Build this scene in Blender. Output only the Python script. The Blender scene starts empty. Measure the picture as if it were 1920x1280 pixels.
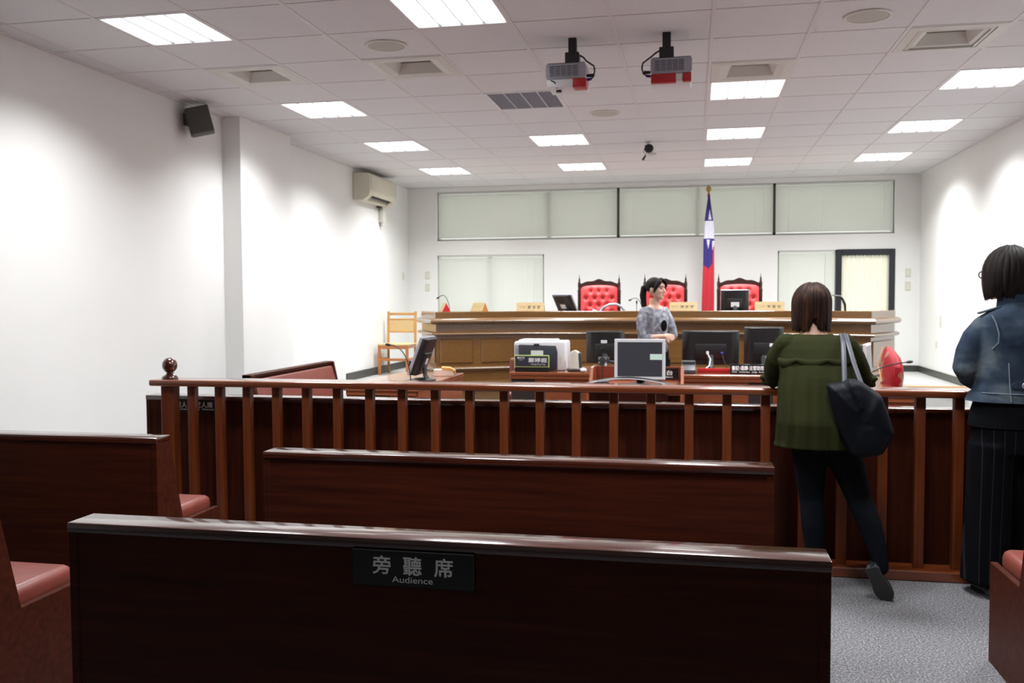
import bpy, bmesh, math, random
from mathutils import Vector, Matrix
random.seed(7)
C = bpy.context.scene.collection
scn = bpy.context.scene

# ---------------------------------------------------------------- camera, world, exposure
CAM_H = 1.40
f_px, pit, yaw, rol = 1708.78, math.radians(2.6885), math.radians(11.2332), math.radians(-0.26776)
F = Vector((-math.sin(yaw)*math.cos(pit), math.cos(yaw)*math.cos(pit), -math.sin(pit)))
R0 = Vector((math.cos(yaw), math.sin(yaw), 0)); U0 = R0.cross(F)
RV = R0*math.cos(rol)+U0*math.sin(rol); UV = U0*math.cos(rol)-R0*math.sin(rol)
cam = bpy.data.cameras.new('camera'); co = bpy.data.objects.new('camera', cam); C.objects.link(co)
m = Matrix((RV, UV, -F)).transposed().to_4x4(); m.translation = (0, 0, CAM_H)
co.matrix_world = m
cam.sensor_width = 36; cam.lens = f_px/1920*36; cam.clip_start = .02
cam.dof.use_dof = True; cam.dof.focus_distance = 2.35; cam.dof.aperture_fstop = 9
scn.camera = co
scn.view_settings.view_transform = 'Standard'; scn.view_settings.look = 'None'
scn.view_settings.exposure = 0.45; scn.view_settings.gamma = 1
LAMP_W = 29.0        # watts of each ceiling lamp
LAMP_SPREAD = 136    # louvre cut-off, degrees
TUBE_E = 2.2
w = bpy.data.worlds.new('daylight'); scn.world = w; w.use_nodes = True
w.node_tree.nodes['Background'].inputs[0].default_value = (.97, .985, .96, 1)
w.node_tree.nodes['Background'].inputs[1].default_value = 1.75

# ---------------------------------------------------------------- materials
def nm(name):
    m = bpy.data.materials.new(name); m.use_nodes = True
    nt = m.node_tree; b = nt.nodes['Principled BSDF']
    return m, nt, b
def M(name, col, rough=.5, metal=0, spec=.5, var=0, scale=8, stretch=(1,1,1), bump=0, coat=0, emit=0, trans=0, sheen=0, cr=.1):
    m, nt, b = nm(name)
    b.inputs['Base Color'].default_value = (*col, 1); b.inputs['Roughness'].default_value = rough
    b.inputs['Metallic'].default_value = metal; b.inputs['Specular IOR Level'].default_value = spec
    b.inputs['Coat Weight'].default_value = coat; b.inputs['Coat Roughness'].default_value = cr
    if sheen: b.inputs['Sheen Weight'].default_value = sheen
    if emit:
        b.inputs['Emission Color'].default_value = (*col, 1); b.inputs['Emission Strength'].default_value = emit
    if var or bump:
        tc = nt.nodes.new('ShaderNodeTexCoord'); mp = nt.nodes.new('ShaderNodeMapping')
        mp.inputs['Scale'].default_value = stretch
        nt.links.new(tc.outputs['Object'], mp.inputs[0])
        n = nt.nodes.new('ShaderNodeTexNoise'); n.inputs['Scale'].default_value = scale; n.inputs['Detail'].default_value = 5
        nt.links.new(mp.outputs[0], n.inputs[0])
        if var:
            r = nt.nodes.new('ShaderNodeValToRGB'); r.color_ramp.elements[0].position = .3; r.color_ramp.elements[1].position = .7
            r.color_ramp.elements[0].color = (*[c*(1-var) for c in col], 1)
            r.color_ramp.elements[1].color = (*[min(1, c*(1+var)) for c in col], 1)
            nt.links.new(n.outputs['Fac'], r.inputs[0]); nt.links.new(r.outputs[0], b.inputs['Base Color'])
        if bump:
            bp = nt.nodes.new('ShaderNodeBump'); bp.inputs['Strength'].default_value = bump; bp.inputs['Distance'].default_value = .01
            nt.links.new(n.outputs['Fac'], bp.inputs['Height']); nt.links.new(bp.outputs[0], b.inputs['Normal'])
    if trans:
        t = nt.nodes.new('ShaderNodeBsdfTranslucent'); t.inputs[0].default_value = (*col, 1)
        mx = nt.nodes.new('ShaderNodeMixShader'); mx.inputs[0].default_value = trans
        o = nt.nodes['Material Output']
        nt.links.new(b.outputs[0], mx.inputs[1]); nt.links.new(t.outputs[0], mx.inputs[2]); nt.links.new(mx.outputs[0], o.inputs[0])
    return m
def wood(name, dark, light, axis='X', rough=.28, coat=.4, scale=3.0, cr=.15, spec=.5):
    m, nt, b = nm(name)
    tc = nt.nodes.new('ShaderNodeTexCoord'); mp = nt.nodes.new('ShaderNodeMapping')
    s = {'X': (.6, 14, 14), 'Y': (14, .6, 14), 'Z': (14, 14, .6)}[axis]
    mp.inputs['Scale'].default_value = s
    nt.links.new(tc.outputs['Object'], mp.inputs[0])
    n = nt.nodes.new('ShaderNodeTexNoise'); n.inputs['Scale'].default_value = scale; n.inputs['Detail'].default_value = 8; n.inputs['Roughness'].default_value = .65
    nt.links.new(mp.outputs[0], n.inputs[0])
    r = nt.nodes.new('ShaderNodeValToRGB'); r.color_ramp.elements[0].position = .3; r.color_ramp.elements[1].position = .72
    r.color_ramp.elements[0].color = (*dark, 1); r.color_ramp.elements[1].color = (*light, 1)
    nt.links.new(n.outputs['Fac'], r.inputs[0]); nt.links.new(r.outputs[0], b.inputs['Base Color'])
    b.inputs['Roughness'].default_value = rough; b.inputs['Coat Weight'].default_value = coat; b.inputs['Coat Roughness'].default_value = cr
    b.inputs['Specular IOR Level'].default_value = spec
    bp = nt.nodes.new('ShaderNodeBump'); bp.inputs['Strength'].default_value = .05; bp.inputs['Distance'].default_value = .002
    nt.links.new(n.outputs['Fac'], bp.inputs['Height']); nt.links.new(bp.outputs[0], b.inputs['Normal'])
    return m
def ramp_mat(name, stops, scale, rough=.9, detail=4, bump=.0, tex='NOISE', stretch=(1,1,1), spec=.3, sheen=0):
    m, nt, b = nm(name)
    tc = nt.nodes.new('ShaderNodeTexCoord'); mp = nt.nodes.new('ShaderNodeMapping'); mp.inputs['Scale'].default_value = stretch
    nt.links.new(tc.outputs['Object'], mp.inputs[0])
    n = nt.nodes.new('ShaderNodeTexNoise'); n.inputs['Scale'].default_value = scale; n.inputs['Detail'].default_value = detail
    nt.links.new(mp.outputs[0], n.inputs[0])
    r = nt.nodes.new('ShaderNodeValToRGB')
    while len(r.color_ramp.elements) < len(stops): r.color_ramp.elements.new(.5)
    for e, (p, c) in zip(r.color_ramp.elements, stops): e.position = p; e.color = (*c, 1)
    nt.links.new(n.outputs['Fac'], r.inputs[0]); nt.links.new(r.outputs[0], b.inputs['Base Color'])
    b.inputs['Roughness'].default_value = rough; b.inputs['Specular IOR Level'].default_value = spec
    if sheen: b.inputs['Sheen Weight'].default_value = sheen
    if bump:
        bp = nt.nodes.new('ShaderNodeBump'); bp.inputs['Strength'].default_value = bump; bp.inputs['Distance'].default_value = .004
        nt.links.new(n.outputs['Fac'], bp.inputs['Height']); nt.links.new(bp.outputs[0], b.inputs['Normal'])
    return m

mt = {}
mt['wall'] = M('wall_paint', (.82, .82, .80), .75, var=.02, scale=1.2, bump=.02)
mt['ceil'] = M('ceiling_tile_board', (.745, .742, .757), .9, var=.03, scale=60, bump=.04, spec=.2)
mt['tbar'] = M('ceiling_bar_enamel', (.70, .68, .68), .5)
mt['vent'] = M('vent_enamel', (.66, .65, .61), .5)
mt['ventdk'] = M('vent_slat_grey', (.42, .42, .40), .6)
mt['spkgrille'] = M('grille_cloth', (.52, .51, .46), .8, var=.1, scale=300)
mt['carpet'] = ramp_mat('carpet_grey', [(.30, (.045,.044,.048)), (.45, (.115,.112,.12)), (.58, (.195,.19,.20)), (.72, (.37,.36,.375))], 120, .95, 8, .5)
mt['daisfloor'] = M('dais_vinyl', (.56, .56, .54), .35, var=.06, scale=3)
mt['skirt'] = M('skirting_dark', (.045, .045, .04), .4)
mt['pew'] = wood('pew_wood', (.027,.0046,.0019), (.070,.0138,.0048), 'X', .5, .06, cr=.16, spec=.12)
mt['pewcap'] = wood('pew_cap_wood', (.027,.0046,.0019), (.070,.0138,.0048), 'X', .22, 1.0, cr=.10)
mt['witness'] = wood('witness_pew_wood', (.027,.0046,.0019), (.070,.0138,.0048), 'Z', .5, .06, cr=.16, spec=.12)
mt['leather'] = M('maroon_leather', (.185,.042,.031), .40, var=.12, scale=14, bump=.05)
mt['rail'] = wood('rail_wood', (.115,.023,.006), (.20,.048,.012), 'X', .28, 1.0, cr=.10)
mt['bal'] = wood('baluster_wood', (.115,.023,.006), (.20,.048,.012), 'Z', .4, .12, cr=.2, spec=.25)
mt['bench'] = wood('bench_wood', (.125,.055,.0125), (.175,.083,.021), 'X', .3, 1.0, cr=.10)
mt['desk'] = wood('desk_wood', (.23,.062,.022), (.32,.092,.034), 'X', .35, .35)
mt['desktop'] = wood('desk_top_wood', (.23,.062,.022), (.32,.092,.034), 'X', .3, 1.0, cr=.12)
mt['lect'] = wood('lectern_wood', (.19,.030,.013), (.25,.045,.018), 'X', .4, .2)
mt['deskdk'] = M('desk_dark_panel', (.030,.020,.018), .5)
mt['black'] = M('black_plastic', (.012,.012,.013), .38)
mt['blackgl'] = M('black_gloss', (.008,.008,.010), .18)
mt['darkgrey'] = M('dark_grey_plastic', (.045,.047,.052), .45)
mt['white'] = M('white_plastic', (.74,.74,.77), .4)
mt['offwhite'] = M('off_white_plastic', (.66,.64,.56), .45)
mt['ivory'] = M('ivory_plastic', (.62,.59,.48), .45, var=.05, scale=4)
mt['cream'] = M('cream_plastic', (.70,.69,.62), .45)
mt['silver'] = M('silver_plastic', (.40,.40,.46), .35, metal=.3)
mt['screen'] = M('grey_screen', (.055,.056,.068), .25)
mt['label'] = M('paper_label', (.75,.76,.78), .6)
mt['mint'] = M('mint_paper', (.70,.92,.80), .6)
mt['red'] = M('red_velvet', (.72,.045,.05), .5, var=.12, scale=9, sheen=.3)
mt['btn'] = M('red_button', (.35,.012,.014), .5)
mt['chairwood'] = M('carved_dark_wood', (.035,.014,.011), .3, var=.3, scale=30)
mt['plate'] = wood('name_block_wood', (.33,.23,.10), (.44,.32,.15), 'X', .5, .1)
mt['ink'] = M('black_ink', (.03,.028,.02), .7)
mt['inkfaint'] = M('gold_ink', (.30,.21,.09), .7)
mt['signblk'] = M('sign_black', (.006,.006,.007), .3)
mt['signwht'] = M('sign_white', (.85,.86,.87), .6)
mt['lime'] = M('lime_edge', (.50,.62,.22), .5)
mt['navyplate'] = M('navy_plate', (.035,.038,.055), .4)
mt['oak'] = wood('oak_chair_wood', (.50,.24,.06), (.62,.33,.10), 'Z', .4, .2)
mt['oakred'] = wood('oak_chair_rail', (.45,.15,.04), (.55,.20,.06), 'X', .4, .2)
mt['cane'] = M('woven_cane', (.66,.48,.24), .7, var=.15, scale=90)
mt['flagred'] = M('flag_red', (.52,.020,.035), .8)
mt['flagblue'] = M('flag_blue', (.030,.018,.17), .8)
mt['flagwhite'] = M('flag_white', (.62,.60,.70), .8)
mt['gold'] = M('gold_finial', (.35,.24,.06), .35, metal=.8)
mt['blind'] = M('blind_slat', (.83,.835,.80), .5, trans=.34)
mt['blindrail'] = M('blind_rail', (.62,.63,.60), .5)
mt['frame'] = M('window_frame_dark', (.05,.055,.045), .4)
mt['alu'] = M('window_frame_grey', (.38,.40,.34), .4)
mt['door'] = M('door_frame_black', (.012,.014,.022), .35)
mt['curtain'] = M('cream_curtain', (.90,.87,.76), .8, trans=.36)
mt['switch'] = M('switch_plate', (.66,.65,.55), .5)
mt['spkcab'] = M('speaker_vinyl', (.075,.072,.060), .6)
mt['redpl'] = M('red_plastic', (.48,.015,.02), .4)
mt['blue'] = M('blue_plug', (.05,.04,.38), .5)
mt['orange'] = M('orange_box', (.75,.38,.10), .6)
mt['peach'] = M('peach_box', (.85,.62,.50), .6)
mt['skin'] = M('skin', (.62,.37,.27), .5, var=.05, scale=12)
mt['skin2'] = M('skin_lips', (.42,.14,.13), .5)
mt['hairbrown'] = ramp_mat('hair_brown', [(.3,(.008,.004,.0035)), (.55,(.024,.009,.005)), (.75,(.085,.028,.009))], 16, .6, 6, .1, stretch=(3.2,3.2,.35), spec=.15)
mt['hairblack'] = ramp_mat('hair_black', [(.3,(.006,.005,.005)), (.6,(.016,.011,.010)), (.8,(.035,.022,.018))], 16, .6, 6, .1, stretch=(3.2,3.2,.4), spec=.12)
mt['olive'] = M('olive_blouse', (.0185,.0205,.0062), .9, var=.15, scale=6, spec=.08)
mt['legging'] = M('dark_legging', (.0038,.0045,.0065), .9, var=.2, scale=8, spec=.08)
mt['sole'] = M('shoe_sole', (.030,.032,.030), .7)
mt['navybag'] = M('navy_bag_nylon', (.0042,.0055,.009), .55, var=.2, scale=7, bump=.3, spec=.12)
mt['strap'] = M('bag_strap', (.020,.021,.036), .5)
mt['denimseam'] = M('denim_seam', (.13,.17,.21), .8)
mt['denim'] = ramp_mat('denim', [(.30,(.011,.018,.036)), (.50,(.034,.050,.075)), (.72,(.115,.138,.155))], 5.5, .9, 7, .25, stretch=(1,1,1.3), spec=.1)
mt['trouser'] = None
mt['greytop'] = ramp_mat('grey_knit', [(.30,(.08,.08,.10)), (.5,(.20,.20,.235)), (.7,(.36,.36,.40))], 22, .9, 6, .2)
mt['blacktop'] = M('black_cloth', (.004,.0045,.006), .9, spec=.08)
mt['strapgreen'] = M('blind_cord', (.85,.88,.86), .5)
mt['redbag'] = ramp_mat('red_patterned_cloth', [(.30,(.30,.005,.014)), (.57,(.30,.006,.014)), (.60,(.32,.16,.09)), (.75,(.30,.17,.10))], 9, .6, 1)
mt['tan'] = M('tan_cord', (.70,.42,.22), .7)
# pin-striped cloth
def pin():
    m, nt, b = nm('pinstripe_cloth')
    tc = nt.nodes.new('ShaderNodeTexCoord'); sp = nt.nodes.new('ShaderNodeSeparateXYZ'); nt.links.new(tc.outputs['Object'], sp.inputs[0])
    a = nt.nodes.new('ShaderNodeMath'); a.operation = 'MULTIPLY'; a.inputs[1].default_value = 24
    nt.links.new(sp.outputs[0], a.inputs[0])
    fr = nt.nodes.new('ShaderNodeMath'); fr.operation = 'FRACT'; nt.links.new(a.outputs[0], fr.inputs[0])
    lt = nt.nodes.new('ShaderNodeMath'); lt.operation = 'LESS_THAN'; lt.inputs[1].default_value = .09; nt.links.new(fr.outputs[0], lt.inputs[0])
    mx = nt.nodes.new('ShaderNodeMix'); mx.data_type = 'RGBA'; nt.links.new(lt.outputs[0], mx.inputs[0])
    mx.inputs[6].default_value = (.0032,.0035,.005,1); mx.inputs[7].default_value = (.017,.018,.022,1)
    nt.links.new(mx.outputs[2], b.inputs['Base Color']); b.inputs['Roughness'].default_value = .9; b.inputs['Specular IOR Level'].default_value = .08
    return m
mt['trouser'] = pin()
def emis(name, col, s):
    m = bpy.data.materials.new(name); m.use_nodes = True; nt = m.node_tree; nt.nodes.remove(nt.nodes['Principled BSDF'])
    e = nt.nodes.new('ShaderNodeEmission'); e.inputs[0].default_value = (*col, 1); e.inputs[1].default_value = s
    nt.links.new(e.outputs[0], nt.nodes['Material Output'].inputs[0]); return m
mt['tube'] = emis('lamp_tube_lit', (1, 1, .98), TUBE_E)
def glass():
    m, nt, b = nm('window_glass'); b.inputs['Base Color'].default_value = (.95,.975,.955,1); b.inputs['Roughness'].default_value = .02
    t = nt.nodes.new('ShaderNodeBsdfTransparent'); t.inputs[0].default_value = (.95,.975,.955,1)
    mx = nt.nodes.new('ShaderNodeMixShader'); mx.inputs[0].default_value = .12
    nt.links.new(t.outputs[0], mx.inputs[1]); nt.links.new(b.outputs[0], mx.inputs[2]); nt.links.new(mx.outputs[0], nt.nodes['Material Output'].inputs[0])
    return m
mt['glass'] = glass()

# ---------------------------------------------------------------- geometry helpers
class MB:
    def __init__(s): s.v = []; s.f = []
    def add(s, vs, fs):
        o = len(s.v); s.v += [tuple(p) for p in vs]; s.f += [tuple(i+o for i in q) for q in fs]; return s
    def bm(s, b):
        b.verts.index_update(); r = s.add([v.co[:] for v in b.verts], [[v.index for v in q.verts] for q in b.faces]); b.free(); return r
    def box(s, x0, x1, y0, y1, z0, z1, bev=0, seg=2, M=None):
        b = bmesh.new()
        vs = [b.verts.new((x, y, z)) for x in (x0, x1) for y in (y0, y1) for z in (z0, z1)]
        for q in ((0,1,3,2),(4,6,7,5),(0,4,5,1),(2,3,7,6),(0,2,6,4),(1,5,7,3)): b.faces.new([vs[i] for i in q])
        if bev: bmesh.ops.bevel(b, geom=b.edges[:], offset=bev, segments=seg, affect='EDGES', profile=.5)
        if M is not None: bmesh.ops.transform(b, matrix=M, verts=b.verts[:])
        return s.bm(b)
    def prism(s, poly, axis, a0, a1, bev=0, seg=2):
        # poly of 2-D points; axis is the extrusion axis
        b = bmesh.new()
        def P(p, a):
            return {'X': (a, p[0], p[1]), 'Y': (p[0], a, p[1]), 'Z': (p[0], p[1], a)}[axis]
        A = [b.verts.new(P(p, a0)) for p in poly]; B = [b.verts.new(P(p, a1)) for p in poly]; n = len(poly)
        b.faces.new(A); b.faces.new(B[::-1])
        for i in range(n): b.faces.new((A[i], B[i], B[(i+1) % n], A[(i+1) % n]))
        bmesh.ops.recalc_face_normals(b, faces=b.faces[:])
        if bev: bmesh.ops.bevel(b, geom=b.edges[:], offset=bev, segments=seg, affect='EDGES', profile=.5)
        return s.bm(b)
    def rings(s, rs, cap=True, close=True):
        n = len(rs[0]); o = len(s.v)
        for r in rs: s.v += [tuple(p) for p in r]
        for i in range(len(rs)-1):
            for j in range(n if close else n-1):
                a = o+i*n+j; b = o+i*n+(j+1) % n; s.f.append((a, b, b+n, a+n))
        if cap and close:
            s.f.append(tuple(o+j for j in range(n))[::-1]); s.f.append(tuple(o+(len(rs)-1)*n+j for j in range(n)))
        return s
    def tube(s, pts, r, n=10, flat=1.0):
        pts = [Vector(p) for p in pts]; k = len(pts)
        rr = r if isinstance(r, (list, tuple)) else [r]*k
        rs = []; up = None
        for i, p in enumerate(pts):
            t = (pts[min(i+1, k-1)]-pts[max(i-1, 0)]).normalized()
            if up is None:
                up = Vector((0, 0, 1)) if abs(t.z) < .9 else Vector((0, 1, 0))
            a = t.cross(up)
            if a.length < 1e-5: a = t.orthogonal()
            a.normalize(); b_ = a.cross(t).normalized(); up = b_
            q = rr[i]; qa, qb = q if isinstance(q, (list, tuple)) else (q, q*flat)
            rs.append([p+a*(qa*math.cos(2*math.pi*j/n))+b_*(qb*math.sin(2*math.pi*j/n)) for j in range(n)])
        return s.rings(rs)
    def lathe(s, prof, c=(0,0,0), n=20, axis='Z'):
        rs = []
        for r, h in prof:
            ring = []
            for j in range(n):
                a = 2*math.pi*j/n; x, y = r*math.cos(a), r*math.sin(a)
                ring.append({'Z': (c[0]+x, c[1]+y, c[2]+h), 'Y': (c[0]+x, c[1]+h, c[2]+y), 'X': (c[0]+h, c[1]+x, c[2]+y)}[axis])
            rs.append(ring)
        return s.rings(rs)
    def ell(s, c, r, n=16, m_=10, M=None):
        rs = []
        for i in range(m_+1):
            t = math.pi*(i/m_); t = min(max(t, .02), math.pi-.02)
            ring = []
            for j in range(n):
                a = 2*math.pi*j/n
                p = Vector((r[0]*math.sin(t)*math.cos(a), r[1]*math.sin(t)*math.sin(a), r[2]*math.cos(t)))
                if M is not None: p = M @ p
                ring.append(p+Vector(c))
            rs.append(ring)
        return s.rings(rs)
def link(name, me, mat, parent=None, smooth=False):
    o = bpy.data.objects.new(name, me); C.objects.link(o)
    if mat is not None and not me.materials: me.materials.append(mat if not isinstance(mat, str) else mt[mat])
    if parent is not None: o.parent = parent
    if smooth:
        me.polygons.foreach_set('use_smooth', [True]*len(me.polygons))
    return o
def mesh_of(mb, name='m', fix=True):
    me = bpy.data.meshes.new(name); me.from_pydata(mb.v, [], mb.f)
    if fix:
        b = bmesh.new(); b.from_mesh(me); bmesh.ops.recalc_face_normals(b, faces=b.faces[:]); b.to_mesh(me); b.free()
    me.update(); return me
def ang(me, deg=35):
    me.polygons.foreach_set('use_smooth', [True]*len(me.polygons))
    b = bmesh.new(); b.from_mesh(me)
    for e in b.edges:
        e.smooth = not (len(e.link_faces) == 2 and e.calc_face_angle(0) > math.radians(deg))
    b.to_mesh(me); b.free()
def part(name, mb, mat, parent=None, smooth=True, deg=35):
    me = mesh_of(mb, name)
    if smooth: ang(me, deg)
    return link(name, me, mat, parent)
def thing(name, label, cat, loc=(0,0,0), rz=0, group=None):
    o = bpy.data.objects.new(name, None); C.objects.link(o); o.empty_display_size = .05
    o.location = loc; o.rotation_euler = (0, 0, rz); o['label'] = label; o['category'] = cat
    if group: o['group'] = group
    return o
def tag(o, label, cat, group=None):
    o['label'] = label; o['category'] = cat
    if group: o['group'] = group
    return o
def struct(name, mb, mat, smooth=False):
    o = part(name, mb, mat, None, smooth); o['kind'] = 'structure'; return o
def at(o, loc, rz=0):
    o.location = loc; o.rotation_euler = (0, 0, rz); return o
def evaluated(o):
    dg = bpy.context.evaluated_depsgraph_get(); dg.update()
    return bpy.data.meshes.new_from_object(o.evaluated_get(dg))
def fuse(mb, vox=.01, smooth=4, fac=.5):
    me = mesh_of(mb); o = bpy.data.objects.new('tmp', me); C.objects.link(o)
    r = o.modifiers.new('r', 'REMESH'); r.mode = 'VOXEL'; r.voxel_size = vox
    s_ = o.modifiers.new('s', 'SMOOTH'); s_.iterations = smooth; s_.factor = fac
    res = evaluated(o); bpy.data.objects.remove(o); bpy.data.meshes.remove(me)
    res.polygons.foreach_set('use_smooth', [True]*len(res.polygons)); return res
def text(name, body, w_, h_, c, mat, parent, bold=.0, rz=0, tilt=0, thick=.0008):
    """flat lettering facing -Y, fitted to w_ x h_ around c"""
    cu = bpy.data.curves.new('t', 'FONT'); cu.body = body; cu.size = 1; cu.align_x = 'CENTER'
    o = bpy.data.objects.new('tmp', cu); C.objects.link(o); me = evaluated(o)
    bpy.data.objects.remove(o); bpy.data.curves.remove(cu)
    xs = [v.co.x for v in me.vertices]; ys = [v.co.y for v in me.vertices]
    if not xs: return None
    x0, x1, y0, y1 = min(xs), max(xs), min(ys), max(ys)
    sx = w_/(x1-x0); sy = h_/(y1-y0)
    rt = Matrix.Rotation(rz, 3, 'Z') @ Matrix.Rotation(tilt, 3, 'X')
    for v in me.vertices:
        p = Vector(((v.co.x-(x0+x1)/2)*sx, -thick, (v.co.y-(y0+y1)/2)*sy)); v.co = rt @ p + Vector(c)
    if bold:
        base = [v.co.copy() for v in me.vertices]; fs = [tuple(p.vertices) for p in me.polygons]; vs = []; ff = []
        for k, (dx, dz) in enumerate(((-1, 0), (1, 0), (0, 1), (0, -1))):
            ff += [tuple(i+len(vs) for i in q) for q in fs]; e = rt @ Vector((dx*bold*sx, -.0001*k, dz*bold*sy)); vs += [p+e for p in base]
        me = bpy.data.meshes.new('lettering'); me.from_pydata(vs, [], ff)
    me.update(); me.materials.clear()
    return link(name, me, mat, parent)
# ---------------------------------------------------------------- room shell
XL, XR, YB, YF, ZC = -4.226, 3.023, 13.25, -2.6, 3.065
DAIS = .38
struct('floor', MB().box(XL-.15, XR+.15, YF-.15, YB+.15, -.12, 0), 'carpet')
struct('wall_left', MB().box(XL-.15, XL, YF-.15, YB+.15, 0, ZC+.35), 'wall')
struct('wall_right', MB().box(XR, XR+.15, YF-.15, YB+.15, 0, ZC+.35), 'wall')
struct('wall_front', MB().box(XL, XR, YF-.15, YF, 0, ZC+.35), 'wall')
struct('pillar', MB().box(XL-.01, -4.045, 7.72, 8.78, 0, ZC+.02), 'wall')
# back wall with its openings
UP = (2.268, 2.992); LO = (1.16, 2.05)
holes = [(-3.771, -1.064, *UP), (-1.064, 1.108, *UP), (1.108, 2.691, *UP), (-3.771, -2.148, *LO), (1.159, 1.94, *LO), (1.94, 2.703, DAIS, 2.058)]
xs = sorted({XL, XR, *[h[0] for h in holes], *[h[1] for h in holes]}); zs = sorted({0, ZC+.35, *[h[2] for h in holes], *[h[3] for h in holes]})
mb = MB()
for i in range(len(xs)-1):
    for j in range(len(zs)-1):
        cx, cz = (xs[i]+xs[i+1])/2, (zs[j]+zs[j+1])/2
        if not any(h[0] < cx < h[1] and h[2] < cz < h[3] for h in holes):
            mb.box(xs[i], xs[i+1], YB, YB+.15, zs[j], zs[j+1])
me = mesh_of(mb, 'wall_back', fix=False)
b = bmesh.new(); b.from_mesh(me); bmesh.ops.remove_doubles(b, verts=b.verts[:], dist=1e-5)
kill = {}
for fc in b.faces:
    k = tuple(round(c, 4) for c in fc.calc_center_median()); kill.setdefault(k, []).append(fc)
bmesh.ops.delete(b, geom=[q for l in kill.values() if len(l) > 1 for q in l], context='FACES')
bmesh.ops.recalc_face_normals(b, faces=b.faces[:]); b.to_mesh(me); b.free()
o = link('wall_back', me, 'wall'); o['kind'] = 'structure'
# raised dais behind the bench
dp = [(XL, 10.70), (-3.05, 10.74), (-2.12, 11.22), (1.04, 11.22), (1.93, 10.74), (2.35, 11.02), (XR, 11.06), (XR, YB), (XL, YB)]
o = struct('floor_dais', MB().prism(dp, 'Z', 0, DAIS), 'daisfloor')
struct('trim_1', MB().box(2.30, XR, 10.99, 11.05, DAIS-.03, DAIS+.012, .004), 'tan')
for nm_, a in (('baseboard_left', (XL, XL+.014, 10.68, YB, DAIS, DAIS+.10)), ('baseboard_right', (XR-.014, XR, 11.05, YB, DAIS, DAIS+.085)),
               ('baseboard_back', (2.72, XR-.014, YB-.014, YB, DAIS, DAIS+.085)), ('baseboard_back_left', (XL+.014, 1.9, YB-.014, YB, DAIS, DAIS+.085)),
               ('baseboard_left_low', (XL, XL+.014, 8.8, 10.68, 0, .10)), ('baseboard_right_low', (XR-.014, XR, YF, 11.05, 0, .10))):
    struct(nm_, MB().box(*a), 'skirt')

# ---------------------------------------------------------------- ceiling with tiles in a bar grid
PX = .598; X0 = .111
cols = {k: (max(XL, X0+PX*k), min(XR, X0+PX*(k+1))) for k in range(-8, 5)}
def row(j): return (7.30+.661*j, 7.30+.661*(j+1)) if j >= 0 else (7.30+.605*j, 7.30+.605*(j+1))
ceil = struct('ceiling', MB().box(XL-.15, XR+.15, YF-.15, YB+.15, ZC+.30, ZC+.42), 'ceil')
LIT = [(k, j) for j in (3, 6) for k in (-6, -3, 0, 3)] + [(-6, 0), (0, 0), (3, 0), (-6, -4), (-3, -4), (0, -5), (3, -4)]
LIT += [(k, -8) for k in (-3, 0)]
UNLIT = [(-3, 0)]
VENT = [(0, -1), (2, -2), (-4, -2), (-6, -2)]
SPK = [(-4, -3), (1, -3), (-2, 1)]
used = set(LIT+UNLIT+VENT)
tile_meshes = {}
far = MB(); tn = 0
for j in range(-16, 9):
    y0, y1 = row(j)
    y0 = max(y0, YF)
    for k, (x0, x1) in cols.items():
        if (k, j) in used or x1-x0 < .02: continue
        if j < -7:
            far.box(x0+.004, x1-.004, y0+.004, y1-.004, ZC, ZC+.015); continue
        key = (round(x1-x0, 4), round(y1-y0, 4))
        if key not in tile_meshes:
            wx, wy = key
            me = mesh_of(MB().box(-wx/2+.003, wx/2-.003, -wy/2+.003, wy/2-.003, 0, .015, .004, 1), 'ceiling_tile'); me.materials.append(mt['ceil']); tile_meshes[key] = me
        t = link('ceiling_tile', tile_meshes[key], None, ceil); t.location = ((x0+x1)/2, (y0+y1)/2, ZC)
o = part('tile_field', far, 'ceil', ceil, False); o['kind'] = 'stuff'
for k in range(-7, 5):
    x = X0+PX*k
    part('grid_bar', MB().box(x-.011, x+.011, YF, YB, ZC-.004, ZC+.012), 'tbar', ceil, False)
for j in range(-16, 9):
    y = row(j)[0]
    part('grid_bar', MB().box(XL, XR, y-.009, y+.009, ZC-.003, ZC+.012), 'tbar', ceil, False)
part('wall_angle', MB().box(XL, XL+.022, YF, YB, ZC-.012, ZC), 'tbar', ceil, False)
part('wall_angle', MB().box(XR-.022, XR, YF, YB, ZC-.012, ZC), 'tbar', ceil, False)
part('wall_angle', MB().box(XL, XR, YB-.022, YB, ZC-.012, ZC), 'tbar', ceil, False)

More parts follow.
